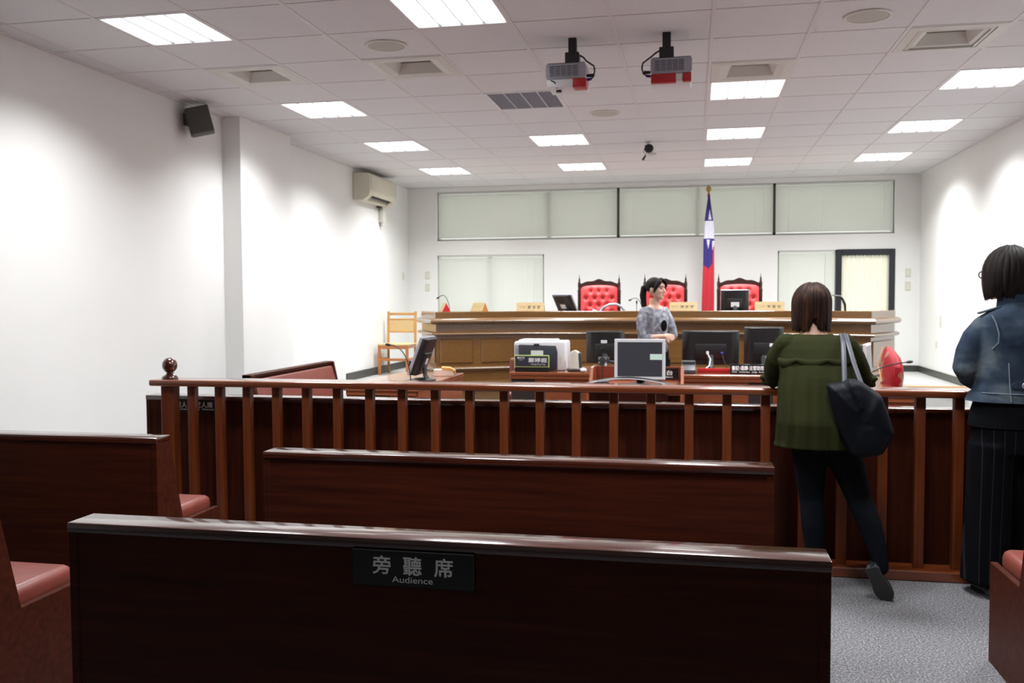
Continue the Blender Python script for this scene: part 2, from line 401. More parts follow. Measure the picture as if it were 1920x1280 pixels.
# ---------------------------------------------------------------- ceiling lamps
lampdata = {}
OFF = {(0, -5): 'over_railing', (3, -4): 'by_right_wall', (-3, -8): 'over_pews', (0, -8): 'over_aisle'}   # lamps of the same ceiling grid above the top edge of the picture
def ceiling_light(k, j, lit, label):
    x0, x1 = cols[k]; y0, y1 = row(j); wx, wy = x1-x0-.022, y1-y0-.018
    sfx = '_%s_offscreen' % OFF[(k, j)] if (k, j) in OFF else ''
    t = thing('ceiling_light'+sfx, label, 'light', ((x0+x1)/2, (y0+y1)/2, ZC), 0, 'recessed louvre lights in the ceiling')
    fr = MB(); b_ = .012
    for a in ((-wx/2, wx/2, -wy/2, -wy/2+b_), (-wx/2, wx/2, wy/2-b_, wy/2), (-wx/2, -wx/2+b_, -wy/2, wy/2), (wx/2-b_, wx/2, -wy/2, wy/2)):
        fr.box(*a, -.004, .05)
    part('frame', fr, 'white', t, False)
    part('housing', MB().box(-wx/2, wx/2, -wy/2, wy/2, .05, .09), 'white', t, False)
    n = 4; sw = (wx-2*b_)/n
    for i in range(n):
        cx = -wx/2+b_+sw*(i+.5)
        h = sw/2-.007; L = wy/2-b_-.004
        # a rounded trough, scalloped at both ends
        prof = [(cx+h*math.cos(a), .022+.020*math.sin(a)) for a in [math.pi*q/8 for q in range(9)]]
        poly = [(cx-h, -L), (cx-h*.85, -L-.004), (cx+h*.85, -L-.004), (cx+h, -L), (cx+h, L-.016), (cx+h*.6, L), (cx-h*.6, L), (cx-h, L-.016)]
        part((('edge', 'inner', 'middle', 'rim')[i]+'_trough'+sfx) if sfx else 'lamp_trough', MB().prism(poly, 'Z', .004, .020), 'tube' if lit else 'silver', t, False)
    lv = MB()
    for i in range(1, n):
        cx = -wx/2+b_+sw*i; lv.prism([(cx-.006, .03), (cx+.006, .03), (cx+.0025, -.003), (cx-.0025, -.003)], 'Y', -wy/2+b_, wy/2-b_)
    part('louvre_blade', lv, 'silver' if lit else 'white', t, False)
    if not lit:
        cb = MB()
        for q in range(1, 16): cb.box(-wx/2+b_, wx/2-b_, -wy/2+wy*q/16-.002, -wy/2+wy*q/16+.002, -.001, .004)
        part('cross_blade', cb, 'silver', t, False)
    if lit:
        key = round(wy, 3)
        if key not in lampdata:
            l = bpy.data.lights.new('lamp_glow', 'AREA'); l.shape = 'RECTANGLE'; l.size = wx-.06; l.size_y = wy-.06
            l.energy = LAMP_W; l.spread = math.radians(LAMP_SPREAD); l.color = (.965, .985, 1); lampdata[key] = l
        lo = bpy.data.objects.new('lamp_glow'+sfx, lampdata[key]); C.objects.link(lo); lo.parent = t; lo.location = (0, 0, -.006)
    return t
for k, j in LIT:
    colname = {-6: 'beside the left plain wall', -3: 'in the row left of the projectors', 0: 'in the row above the flag', 3: 'beside the right plain wall'}[k]
    rowname = {6: 'last before the back windows', 3: 'second from the back windows', 0: 'third from the back windows'}.get(j, 'fourth from the back windows' if j >= -5 else ('fifth from the back windows' if j == -8 else 'sixth from the back windows'))
    if (k, j) == (-3, -4): rowname = 'nearest the round speaker'
    ceiling_light(k, j, True, 'lit louvre ceiling light %s, %s' % (colname, rowname))
ceiling_light(-3, 0, False, 'unlit grey louvre ceiling light between the lit ones')

# ---------------------------------------------------------------- air vents and round ceiling speakers
def vent(k, j, label, style):
    x0, x1 = cols[k]; y0, y1 = row(j); wx, wy = (x1-x0)/2-.012, (y1-y0)/2-.01
    t = thing('ceiling_vent', label, 'vent', ((x0+x1)/2, (y0+y1)/2, ZC), 0, 'square air vents in the ceiling')
    def frame(a, b, z0, z1, za=None):
        m_ = MB()
        # sloping square ring from half-size a (outer) to b (inner)
        o4 = [(-a*wx, -a*wy), (a*wx, -a*wy), (a*wx, a*wy), (-a*wx, a*wy)]; i4 = [(-b*wx, -b*wy), (b*wx, -b*wy), (b*wx, b*wy), (-b*wx, b*wy)]
        v = [(*p, z0) for p in o4]+[(*p, z1) for p in i4]+[(*p, z0+.012) for p in o4]+[(*p, z1+.012) for p in i4]
        fs = []
        for i in range(4):
            q = (i+1) % 4
            fs += [(i, q, q+4, i+4), (i+8, i+12, q+12, q+8), (i, i+8, q+8, q), (i+4, q+4, q+12, i+12)]
        m_.add(v, fs); return m_
    part('outer_frame', frame(1, .80, -.006, -.010), 'vent', t, False)
    if style == 'stepped':
        part('middle_frame', frame(.78, .70, -.006, -.012), 'vent', t, False)
        part('inner_frame', frame(.68, .58, -.004, .0), 'vent', t, False); a = .58
    else:
        part('inner_frame', frame(.80, .60, -.010, .0), 'vent', t, False); a = .60
    part('throat', frame(a, .46, .0, .075), 'vent', t, False)
    sl = MB()
    for i in range(7):
        y = (-.42+.14*i)*wy; c = math.cos(.7); s_ = math.sin(.7)
        sl.box(-.46*wx, .46*wx, -.022, .022, -.0015, .0015, M=Matrix.Translation((0, y, .072)) @ Matrix.Rotation(.5, 4, 'X'))
    part('slat', sl, 'vent', t, False)
    part('duct', MB().box(-.5*wx, .5*wx, -.5*wy, .5*wy, .10, .13), 'vent', t, False)
vent(0, -1, 'square white ceiling vent right in front of a lit light', 'plain')
vent(2, -2, 'square ceiling vent with stepped frame, past the round speaker on the right', 'stepped')
vent(-4, -2, 'square ceiling vent right behind a round ceiling speaker', 'plain')
vent(-6, -2, 'square ceiling vent near the left wall with a lit light on either side', 'plain')
for (k, j), lb in zip(SPK, ('round ceiling speaker in front of the left square vent', 'round ceiling speaker in front of the stepped-frame vent', 'small round ceiling speaker between the unlit light and the hanging camera')):
    x0, x1 = cols[k]; y0, y1 = row(j)
    t = thing('ceiling_speaker', lb, 'speaker', ((x0+x1)/2, (y0+y1)/2, ZC), 0, 'round ceiling speakers')
    part('rim', MB().lathe([(.128, 0.004), (.136, -.004), (.132, -.010), (.122, -.010), (.120, -.004)], n=40), 'cream', t)
    part('grille', MB().lathe([(.121, .0), (.119, -.008), (.06, -.0105), (.001, -.011)], n=40), 'spkgrille', t)

# ---------------------------------------------------------------- windows and blinds in the back wall
def window(n, x0, x1, z0, z1, mull, label, mat='frame', fw=.03):
    y0, y1 = YB+.05, YB+.11
    w_ = MB()
    for a in ((x0, x1, z0, z0+fw), (x0, x1, z1-fw, z1), (x0, x0+fw, z0, z1), (x1-fw, x1, z0, z1)): w_.box(a[0], a[1], y0, y1, a[2], a[3])
    o = struct('window_%d' % n, w_, mat)
    prev = x0+fw
    for mx in mull+[x1-fw]:
        part('pane', MB().box(prev, mx-(.03 if mx in mull else 0), y0+.025, y0+.031, z0+fw, z1-fw), 'glass', o, False)
        if mx in mull: part('mullion', MB().box(mx-.03, mx+.03, y0+.005, y1, z0+fw, z1-fw), 'alu', o, False)
        prev = mx+.03
    return o
window(1, -3.771, -1.064, *UP, [-2.082], '')
window(2, -1.064, 1.108, *UP, [.059], '')
window(3, 1.108, 2.691, *UP, [], '')
window(4, -3.771, -2.148, *LO, [-2.966], '', 'alu')
window(5, 1.159, 1.94, *LO, [], '', 'alu')
def blind(x0, x1, z0, z1, cords, label, skew=0):
    x0 += .018; x1 -= .018; y = YB+.022
    t = thing('venetian_blind', label, 'blind', ((x0+x1)/2, y, z0), 0, 'closed venetian blinds on the back wall')
    W = (x1-x0)/2; H = z1-z0
    part('head_rail', MB().box(-W, W, -.018, .018, H-.035, H-.004, .003, 1), 'blindrail', t, False)
    sl = MB(); n = int((H-.075)/.022)
    for i in range(n):
        z = .035+(H-.075)*(i+.5)/n
        v = [(-W, -.0042, z-.0115), (W, -.0042, z-.0115), (W, .0042, z+.0125), (-W, .0042, z+.0125)]
        sl.add(v+[(a, b_+.0006, c) for a, b_, c in v], [(0,1,2,3), (7,6,5,4), (0,4,5,1), (2,6,7,3)])
    s_ = part('slat', sl, 'blind', t, False); s_['kind'] = 'stuff'
    part('bottom_rail', MB().box(-W, W, -.012, .012, .008, .030, .004, 1), 'blindrail', t, False)
    for cx in cords:
        part('cord', MB().tube([(cx-(x0+x1)/2, -.014, .03), (cx-(x0+x1)/2, -.014, H-.03)], .0016, 5), 'strapgreen', t)
    # tilt wand
    cx = W-.12
    part('wand', MB().tube([(cx, -.026, H-.04), (cx, -.030, H*.22)], .005, 6), 'strapgreen', t)
    return t
blind(-3.771, -1.064, *UP, [-3.5, -3.0, -2.35, -1.3], 'closed pale green venetian blind in the long high window over the left window')
blind(-1.064, 1.108, *UP, [-.85, .2, .85], 'closed pale green venetian blind in the high window behind the flag')
blind(1.108, 2.691, *UP, [1.3, 1.75, 2.2], 'closed pale green venetian blind in the high window over the curtained door')
blind(-3.771, -2.148, *LO, [-3.6, -2.4], 'closed pale blind of the low window beside the wooden chair')
blind(1.159, 1.94, *LO, [1.3, 1.8], 'narrow closed pale blind next to the curtained black door')
# black door frame with a curtain
dm = MB(); x0, x1 = 1.94, 2.703
for a in ((x0, x0+.07, DAIS, 2.058), (x1-.075, x1, DAIS, 2.058), (x0+.07, x1-.075, 1.975, 2.058)): dm.box(a[0], a[1], YB-.015, YB+.10, a[2], a[3], .004, 1)
d = struct('door_1', dm, 'door')
part('threshold', MB().box(x0+.07, x1-.075, YB, YB+.1, DAIS, DAIS+.02), 'door', d, False)
part('pane', MB().box(x0+.07, x1-.075, YB+.085, YB+.091, DAIS+.02, 1.975), 'glass', d, False)
ct = thing('door_curtain', 'cream pleated curtain hanging in the black door frame', 'curtain', ((x0+x1)/2, YB+.045, DAIS+.03))
cm = MB(); n = 150; W = .31; rows_ = []
for z in (0, .5, 1.0, 1.4, 1.54, 1.565):
    a = .016 if z < 1.5 else .008
    rows_.append([(-W+2*W*i/n, a*math.sin(i*.75)+a*.5*math.sin(i*.31+z*.6), z) for i in range(n+1)])
cm.rings(rows_, cap=False, close=False)
part('cloth', cm, 'curtain', ct, True, 180)
part('rod', MB().tube([(-W, 0, 1.573), (W, 0, 1.573)], .009, 8), 'door', ct)
for i in range(12):
    cx = -W+.03+2*(W-.03)*i/11; part('ring', MB().tube([(cx, .014*math.cos(a), 1.568+.016*math.sin(a)) for a in [math.pi*q/4 for q in range(9)]], .003, 5), 'door', ct)

# ---------------------------------------------------------------- switch plates
def switch(x, y, z, label, wall='back', h=.115, w_=.07):
    t = thing('wall_switch', label, 'switch', (x, y, z), {'back': 0, 'left': math.pi/2, 'right': -math.pi/2}[wall], 'pale switch plates on the walls')
    part('plate', MB().box(-w_/2, w_/2, -.010, 0, 0, h, .003, 1), 'switch', t, False)
    part('rocker', MB().box(-w_*.22, w_*.22, -.014, -.009, h*.25, h*.75, .002, 1), 'cream', t, False)
switch(-3.925, YB, 1.70, 'upper switch plate beside the low left window')
switch(-3.925, YB, 1.515, 'lower switch plate beside the low left window')
switch(2.87, YB, 1.67, 'upper switch plate right of the curtained door')
switch(2.87, YB, 1.49, 'lower switch plate right of the curtained door')
switch(XL, 13.0, 1.68, 'small switch plate on the side wall next to the back corner', 'left')
switch(XR, 12.15, 1.02, 'tall narrow switch plate on the right side wall', 'right', .14, .05)
switch(XR, 12.33, .75, 'small socket plate low on the right side wall', 'right', .09, .06)

# ---------------------------------------------------------------- air conditioner on the left wall
t = thing('air_conditioner', 'old ivory split air conditioner mounted high on the left wall', 'air conditioner', (XL, 11.0, 2.66))
prof = [(0, .0), (.13, -.0), (.20, .045), (.225, .10), (.225, .30), (.205, .335), (0, .34)]
m_ = MB(); L = 1.05
notch = [(0, 0), (.112, 0), (.118, .050), (.150, .085), (.188, .080), (.204, .058), (.225, .10), (.225, .30), (.205, .335), (0, .34)]
m_.prism(prof, 'X', 0, .12); m_.prism(notch, 'X', .12, L-.14); m_.prism(prof, 'X', L-.14, L)
m_.v = [(y, x, z) for x, y, z in m_.v]       # a real slot runs along the lower front
part('body', m_, 'ivory', t, True, 20)
part('front_panel', MB().box(.222, .234, .05, L-.03, .13, .315, .006), 'ivory', t)
part('fan_roller', MB().tube([(.150, .125, .058), (.150, L-.145, .058)], .020, 14), 'black', t)
part('vane', MB().box(.12, .205, .12, L-.14, -.004, .004, .002, 1, M=Matrix.Translation((0, 0, .018)) @ Matrix.Rotation(-.35, 4, 'Y')), 'ivory', t)
part('back_plate', MB().box(0, .04, -.02, L+.02, .005, .345, .008), 'ivory', t)
for i in range(9): part('grille_bar', MB().box(.05, .20, .06+i*.11, .075+i*.11, .335, .345), 'ivory', t, False)
t = thing('condensate_pump', 'small cream drain pump hanging below the air conditioner', 'pump', (XL, 12.0, 2.40))
part('case', MB().box(0, .07, -.06, .09, .05, .22, .012), 'cream', t)
part('outlet_cap', MB().lathe([(.03, 0), (.034, .03), (.03, .055)], (.035, 0, 0), 12), 'vent', t)
part('hose', MB().tube([(.03, .02, .21), (.03, .03, .235), (.04, -.01, .250), (.05, -.07, .252)], .008, 8), 'cream', t)
part('hose', MB().tube([(.03, -.04, .20), (.03, -.05, .23), (.05, -.045, .262)], .008, 8), 'cream', t)
part('valve', MB().box(.02, .06, -.20, -.07, .234, .2605, .006), 'black', t)

# ---------------------------------------------------------------- wall loudspeaker
t = thing('wall_speaker', 'dark grey loudspeaker tilted down in the upper left wall corner', 'speaker', (XL, 7.10, 2.715))
sp = Matrix.Translation((.14, 0, .19)) @ Matrix.Scale(.88, 4) @ Matrix.Rotation(math.radians(-62), 4, 'Z') @ Matrix.Rotation(math.radians(14), 4, 'X')
part('cabinet', MB().box(-.10, .10, -.10, .11, -.125, .125, .008, M=sp), 'spkcab', t)
part('grille', MB().box(-.092, .092, -.112, -.098, -.117, .117, .006, M=sp), 'spkcab', t)
mm = MB(); mm.lathe([(.075, -.118), (.070, -.121), (.001, -.121)], n=24, axis='Y'); mm.v = [tuple(sp @ Vector(p)) for p in mm.v]
part('cone_ring', mm, 'black', t)
part('bracket', MB().box(0, .10, -.02, .05, .16, .26, .005), 'spkcab', t)

# ---------------------------------------------------------------- projectors hung from the ceiling
def projector(x, y, label, flip, redmain):
    t = thing('projector', label, 'projector', (x, y, ZC), 0, 'silver projectors hung from the ceiling')
    part('ceiling_pole', MB().box(-.026, .026, -.026, .026, -.10, .0, .003, 1), 'black', t)
    part('mount_bracket', MB().box(-.045, .045, -.045, .045, -.165, -.095, .004, 1), 'black', t)
    part('pole_collar', MB().box(-.03, .03, -.03, .03, -.102, -.094, .002, 1), 'silver', t)
    s_ = -1 if flip else 1
    # case hung slightly off the pole
    cx = -.04*s_ if not flip else .03
    hw = .128; y0, y1 = -.05, .19; zt, zb = -.165, -.262
    part('case', MB().prism([(-hw+cx, zb+.01), (-hw+.012+cx, zb), (hw-.012+cx, zb), (hw+cx, zb+.01), (hw+cx, zt-.006), (hw-.008+cx, zt), (-hw+.008+cx, zt), (-hw+cx, zt-.006)], 'Y', y0, y1, .003, 1), 'silver', t)
    part('top_cover', MB().box(cx-hw*.92, cx+hw*.95, y0+.01, y1-.01, zt-.004, zt+.006, .003, 1), 'black', t)
    part('grille_plate', MB().box(cx-hw*.82, cx+hw*.62, y0-.003, y0+.004, zb+.014, zt-.012), 'darkgrey', t)
    for i in range(7): part('grille_slat', MB().box(cx-hw*.84, cx+hw*.64, y0-.006, y0+.001, zb+.015+i*.0108, zb+.020+i*.0108), 'silver', t, False)
    for i in range(6): part('grille_rib', MB().box(cx-hw*.82+i*hw*.285, cx-hw*.82+i*hw*.285+.004, y0-.007, y0, zb+.014, zt-.012), 'silver', t, False)
    part('underside', MB().box(cx-hw+.006, cx+hw-.006, y0+.004, y1, zb-.05, zb+.002, .01), 'white', t)
    # glossy red panels on the underside
    if redmain:
        part('red_panel', MB().box(cx-hw+.002, cx+.03, y0+.0, y0+.05, zb-.056, zb+.001, .006), 'redpl', t)
        part('red_panel', MB().box(cx+hw-.06, cx+hw-.004, y0+.0, y0+.05, zb-.052, zb+.001, .006), 'redpl', t)
    else:
        part('red_panel', MB().box(cx+hw-.085, cx+hw+.004, y0, y0+.12, zb-.055, zb+.001, .008), 'redpl', t)
        part('foot', MB().lathe([(.02, -.012), (.018, 0)], (cx-hw*.45, y0+.10, zb-.052), 12), 'black', t)
        part('lead', MB().tube([(cx-hw*.75, y0+.0, zb-.008), (cx-hw*.55, y0-.004, zb-.02), (cx-hw*.48, y0+.03, zb-.052)], .004, 6), 'black', t)
    e = hw*s_+cx
    pts = [(.03*s_, 0, -.10), (.07*s_, -.01, -.125), (e+.0*s_, -.02, -.15), (e+.05*s_, -.02, -.185), (e+.055*s_, -.02, -.22), (e+.045*s_, -.01, -.25), (e+.0*s_, .0, -.262+.02)]
    part('cable', MB().tube(pts, .0055, 7), 'black', t)
    part('plug', MB().tube([(e, .02, -.235), (e+.045*s_, .015, -.232)], .009, 7), 'black', t)
    part('plug', MB().tube([(e, .03, -.258), (e+.03*s_, .02, -.256)], .009, 7), 'blue', t)
    part('cable', MB().tube([(e+.03*s_, .02, -.256), (e+.05*s_, .0, -.245), (e+.057*s_, -.02, -.20)], .004, 6), 'black', t)
projector(-.765, 5.90, 'silver projector with one red corner and cable looping right', False, False)
projector(-.170, 5.90, 'silver projector with a wide red underside panel', True, True)

# ---------------------------------------------------------------- hanging camera
t = thing('security_camera', 'small black-faced security camera hanging from the ceiling on a thin bracket', 'camera', (-.478, 9.90, ZC))
part('ceiling_plate', MB().lathe([(.03, 0), (.032, -.01), (.012, -.02)], n=14), 'ventdk', t)
part('stem', MB().tube([(0, 0, -.015), (.0, 0, -.04), (.008, 0, -.06)], .007, 8), 'ventdk', t)
part('body', MB().tube([(.03, .12, -.095), (.012, -.04, -.08)], [.048, .05], 18), 'vent', t)
part('face', MB().tube([(.012, -.036, -.08), (.010, -.052, -.079)], [.050, .046], 18), 'black', t)
part('lens', MB().tube([(.010, -.050, -.079), (.0095, -.060, -.0785)], [.022, .018], 14), 'blackgl', t)
part('cradle', MB().box(.0, .09, -.02, .06, -.145, -.125, .006), 'vent', t)
part('lead', MB().tube([(-.025, 0, -.03), (-.045, -.02, -.11), (-.025, -.03, -.155), (-.012, -.03, -.10)], .003, 6), 'black', t)
part('microphone', MB().tube([(-.022, -.03, -.15), (-.045, -.04, -.185), (-.050, -.04, -.20)], [.008, .012, .016], 10), 'black', t)
# ---------------------------------------------------------------- pews
def pew(label, w_, loc, rz=0, wmat='pew', capmat='pewcap', group=None, depth=.52):
    t = thing('pew', label, 'pew', loc, rz, group)
    W = w_/2
    ep = [(0, 0), (depth, 0), (depth, .385), (.205, .385), (.105, .775), (0, .775)]
    for s_ in (-1, 1):
        a, b_ = (-W, -W+.026) if s_ < 0 else (W-.026, W)
        part('end_panel', MB().prism(ep, 'X', a, b_, .002, 1), wmat, t)
    bp = [(.003, .02), (.003, .775), (.104, .775), (.19, .38), (.19, .02)]
    part('backrest', MB().prism(bp, 'X', -W+.026, W-.026), wmat, t, False)
    part('cap', MB().box(-W-.002, W+.002, -.004, .108, .772, .80, .006, 2), capmat, t)
    part('seat_base', MB().box(-W+.026, W-.026, .165, depth-.004, .02, .36), wmat, t, False)
    part('seat_cushion', MB().box(-W+.034, W-.034, .150, depth+.0, .352, .442, .032, 4), 'leather', t)
    return t
PG = 'audience pews with maroon seats'
p1 = pew('dark wooden pew with the black Audience sign on its back', 1.976, (-.675, 2.16, 0), -.008, group=PG)
pew('dark wooden pew between the Audience pew and the railing', 1.955, (-.692, 3.325, 0), -.005, group=PG)
pew('dark wooden pew by the left wall, right in front of the newel post', 1.92, (-3.255, 3.575, 0), .0, group=PG)
pew('dark wooden pew by the left wall, one row behind, maroon seat showing', 2.03, (-3.195, 2.40, 0), 0, group=PG)
pew('dark wooden pew across the aisle by the women, maroon seat and bare end panel', 1.85, (2.047, 3.22, 0), 0, group=PG)
# audience sign (a plate screwed to the pew)
t = thing('pew_sign', 'black audience sign plate with white Chinese and English lettering', 'sign', (-.683, 2.156, .727), -.008)
part('plate', MB().box(-.158, .158, -.006, .003, -.046, .045, .0015, 1), 'signblk', t)
for i, ch in enumerate('旁聽席'): text('lettering', ch, .047, .046, (-.080+.0805*i, -.0062, .0085), 'signwht', t, bold=.018)
text('lettering', 'Audience', .106, .0155, (0, -.0062, -.0265), 'signwht', t, bold=.004)
# witness pew just beyond the railing
wp = pew('long very dark brown witness pew standing right behind the railing', 5.9, (-.30, 4.965, 0), 0, 'witness', 'pewcap', depth=.54); wp.scale = (1, 1, 1.035)
t = thing('pew_sign', 'small black witness sign with white lettering on the pew behind the railing', 'sign', (-2.922, 4.962, .770)); t.scale = (.955, 1, .955)
part('plate', MB().box(-.152, .152, -.005, .003, -.042, .042, .0015, 1), 'signblk', t)
text('lettering', '證人‧鑑定人席', .255, .036, (-.005, -.0052, .006), 'signwht', t, bold=.012)
text('lettering', 'Witness  Expert  Witness', .262, .013, (0, -.0052, -.024), 'signwht', t, bold=.01)
# upholstered pew standing sideways by the left wall
t = thing('upholstered_pew', 'low pew with padded maroon backrest standing side-on by the left wall', 'pew', (-3.52, 7.52, 0), -math.pi/2)
W = .84
for a, b_ in ((-W, -W+.026), (W-.026, W)):
    part('end_panel', MB().prism([(0, 0), (.5, 0), (.5, .385), (.18, .385), (.09, .80), (0, .80)], 'X', a, b_, .002, 1), 'pew', t)
part('backrest', MB().prism([(.003, .02), (.003, .795), (.055, .795), (.11, .36), (.11, .02)], 'X', -W+.026, W-.026), 'pew', t, False)
part('cap', MB().box(-W, W, -.004, .075, .775, .803, .005, 1), 'pew', t)
part('back_cushion', MB().prism([(.050, .755), (.085, .765), (.175, .45), (.11, .42)], 'X', -W+.03, W-.03, .018, 3), 'leather', t)
part('seat_base', MB().box(-W+.026, W-.026, .11, .49, .02, .36), 'pew', t, False)
part('seat_cushion', MB().box(-W+.03, W-.03, .13, .51, .352, .44, .03, 3), 'leather', t)
part('number_tag', MB().box(W-.06, W+.0005, -.006, .0, .772, .797), 'label', t, False)

# ---------------------------------------------------------------- railing
RX0, RX1 = -3.07, 2.75
t = thing('balustrade', 'reddish brown wooden railing with square balusters and a ball-topped newel post', 'railing', (0, 4.80, 0))
part('handrail', MB().box(RX0, RX1, -.085, .10, .908, .944, .010, 3), 'rail', t)
part('base_rail', MB().box(-3.02, RX1, -.07, .07, 0, .052, .006, 1), 'rail', t)
nw = part('newel_post', MB().box(-3.022, -2.945, -.038, .038, 0, .909, .004, 1), 'bal', t)
part('finial', MB().lathe([(.046, .944), (.046, .952), (.040, .962), (.022, .972), (.020, .982), (.030, .990), (.040, 1.005), (.0435, 1.022), (.040, 1.042), (.028, 1.058), (.012, 1.066), (.002, 1.068)], (-2.984, 0, 0), 28), 'pewcap', nw)
bx = [-2.823, -2.652, -2.480, -2.301, -2.121, -1.937, -1.749, -1.561, -1.373, -1.181, -.990, -.795, -.601, -.404, -.211, -.017, .173, .363, .551, .735, .925, 1.098, 1.275]
while bx[-1] < RX1-.25: bx.append(bx[-1]+.187)
bme = mesh_of(MB().box(-.0235, .0235, -.0235, .0235, .05, .911, .004, 2), 'baluster'); bme.materials.append(mt['bal']); ang(bme)
for x in bx:
    o = link('baluster', bme, None, t); o.location = (x*1.006, 0, 0)

# ---------------------------------------------------------------- judges' bench
P0, P1, P2, P3 = Vector((-3.08, 10.72)), Vector((-2.15, 11.2)), Vector((1.07, 11.2)), Vector((1.95, 10.72))
E0 = P0+.95*Vector((-.4586, .8886)); E3 = P3+.82*Vector((.479, .878))
path = [E0, P0, P1, P2, P3, E3]
def offs(d):
    out = []; n = len(path)
    def nrm(a, b_):
        e = (b_-a).normalized(); return Vector((e.y, -e.x))
    for i in range(n):
        if i == 0: out.append(path[0]+nrm(path[0], path[1])*d)
        elif i == n-1: out.append(path[-1]+nrm(path[-2], path[-1])*d)
        else:
            a = nrm(path[i-1], path[i]); b_ = nrm(path[i], path[i+1]); mm = (a+b_).normalized(); out.append(path[i]+mm*(d/mm.dot(a)))
    return out
BO = Vector((-.5, 11.2, 0))
bench = thing('judges_bench', 'long brown wooden judges bench with rounded mouldings and angled wings', 'bench', BO)
def sweep(prof):
    m_ = MB(); cols_ = {}
    rs = [[] for _ in path]
    for d, z in prof:
        q = offs(d)
        for i, p in enumerate(q): rs[i].append((p.x-BO.x, p.y-BO.y, z))
    return m_.rings(rs)
def half(z0, z1, out, n=8, back=-.02):
    c = (z0+z1)/2; h = (z1-z0)/2
    return [(back, z0)]+[(out*math.cos(a), c+h*math.sin(a)) for a in [-math.pi/2+math.pi*i/n for i in range(n+1)]]+[(back, z1)]
part('top_ledge', sweep([(-.28, 1.165), (0, 1.165), (0, 1.237), (-.006, 1.243), (-.28, 1.243)]), 'bench', bench)
part('upper_moulding', sweep(half(1.088, 1.168, .075)), 'bench', bench)
part('frieze', sweep([(-.03, .99), (-.008, .99), (-.008, 1.09), (-.03, 1.09)]), 'bench', bench)
part('lower_moulding', sweep(half(.945, .998, .055)), 'bench', bench)
part('panel_body', sweep([(-.03, .56), (-.010, .56), (-.010, .95), (-.03, .95)]), 'bench', bench)
part('base_moulding', sweep(half(.515, .572, .05)), 'bench', bench)
part('plinth', sweep([(-.03, .0), (.03, .0), (.03, .34), (0, .38), (0, .52), (-.03, .52)]), 'bench', bench)
part('foot_moulding', sweep(half(.335, .390, .11)), 'bench', bench)
part('work_surface', sweep([(-.75, 1.06), (-.25, 1.06), (-.25, 1.09), (-.75, 1.09)]), 'bench', bench)
pan = []
for a, b_, n in ((E0, P0, 1), (P0, P1, 2), (P1, P2, 6), (P2, P3, 2), (P3, E3, 1)):
    L = (b_-a).length; e = (b_-a).normalized(); nv = Vector((e.y, -e.x)); an = math.atan2(e.y, e.x)
    for i in range(n):
        c = a+e*(L*(i+.5)/n); hw = L/n/2-.055
        pm = Matrix.Translation((c.x-BO.x, c.y-BO.y, 0)) @ Matrix.Rotation(an, 4, 'Z')
        part('raised_panel', MB().box(-hw, hw, -.004, .012, .61, .905, .010, 1, M=pm), 'bench', bench)

# ---------------------------------------------------------------- judges' chairs
def judge_chair(x, label):
    t = thing('judge_chair', label, 'chair', (x, 12.2, DAIS), 0, 'red tufted judges chairs')
    for s_ in (-1, 1):
        part('back_post', MB().lathe([(.022, 0), (.022, 1.10), (.026, 1.12), (.017, 1.14), (.020, 1.18), (.022, 1.215), (.011, 1.245), (.013, 1.262), (.004, 1.30), (.003, 1.33)], (s_*.266, 0, 0), 12), 'chairwood', t)
        part('arm', MB().box(s_*.266-.025, s_*.266+.025, -.42, .0, .62, .655, .01), 'chairwood', t)
        part('front_leg', MB().box(s_*.266-.022, s_*.266+.022, -.44, -.39, 0, .63, .004, 1), 'chairwood', t)
    n = 24; top = []
    for i in range(n+1):
        u = -1+2*i/n; h = 1.212+.055*(1-abs(u)**1.6)+.010*math.cos(u*9)*(1-u*u)
        top.append((u*.25, h))
    cr = [(u_, 1.165+.02*(1-(u_/.25)**2)) for u_, _ in top[::-1]]
    part('crest_rail', MB().prism(top+cr, 'Y', -.022, .022), 'chairwood', t)
    m_ = MB(); n = 46; g = []
    bt = [(x_, z_) for z_, xs_ in ((1.115, (-.105, 0, .105)), (1.02, (-.17, -.055, .055, .17)), (.925, (-.115, 0, .115)), (.83, (-.17, -.055, .055, .17)), (.735, (-.115, 0, .115))) for x_ in xs_]
    for j in range(n+1):
        r_ = []
        for i in range(n+1):
            u = -1+2*i/n; v = j/n; x_ = u*.245; z_ = .55+v*(.635+.02*(1-u*u))
            d = .055*(1-u**6)*(1-(2*v-1)**8)
            for bx_, bz_ in bt: d -= .038*math.exp(-((x_-bx_)**2+(z_-bz_)**2)/.0009)
            r_.append((x_, -.012-d, z_))
        g.append(r_)
    m_.rings(g, cap=False, close=False)
    bk = part('back_cushion', m_, 'red', t, True, 180)
    for bx_, bz_ in bt: part('button', MB().ell((bx_, -.034, bz_), (.012, .008, .012), 10, 6), 'btn', bk)
    part('back_board', MB().box(-.25, .25, -.012, .012, .5, 1.18), 'chairwood', t, False)
    part('seat', MB().box(-.265, .265, -.44, .0, .40, .52, .035, 3), 'red', t)
    part('seat_rail', MB().box(-.27, .27, -.44, .01, .34, .40, .006, 1), 'chairwood', t)
judge_chair(-1.232, 'red tufted judge chair behind the tilted monitor')
judge_chair(-.360, 'red tufted judge chair behind the standing woman in grey')
judge_chair(.592, 'red tufted judge chair right of the flag')

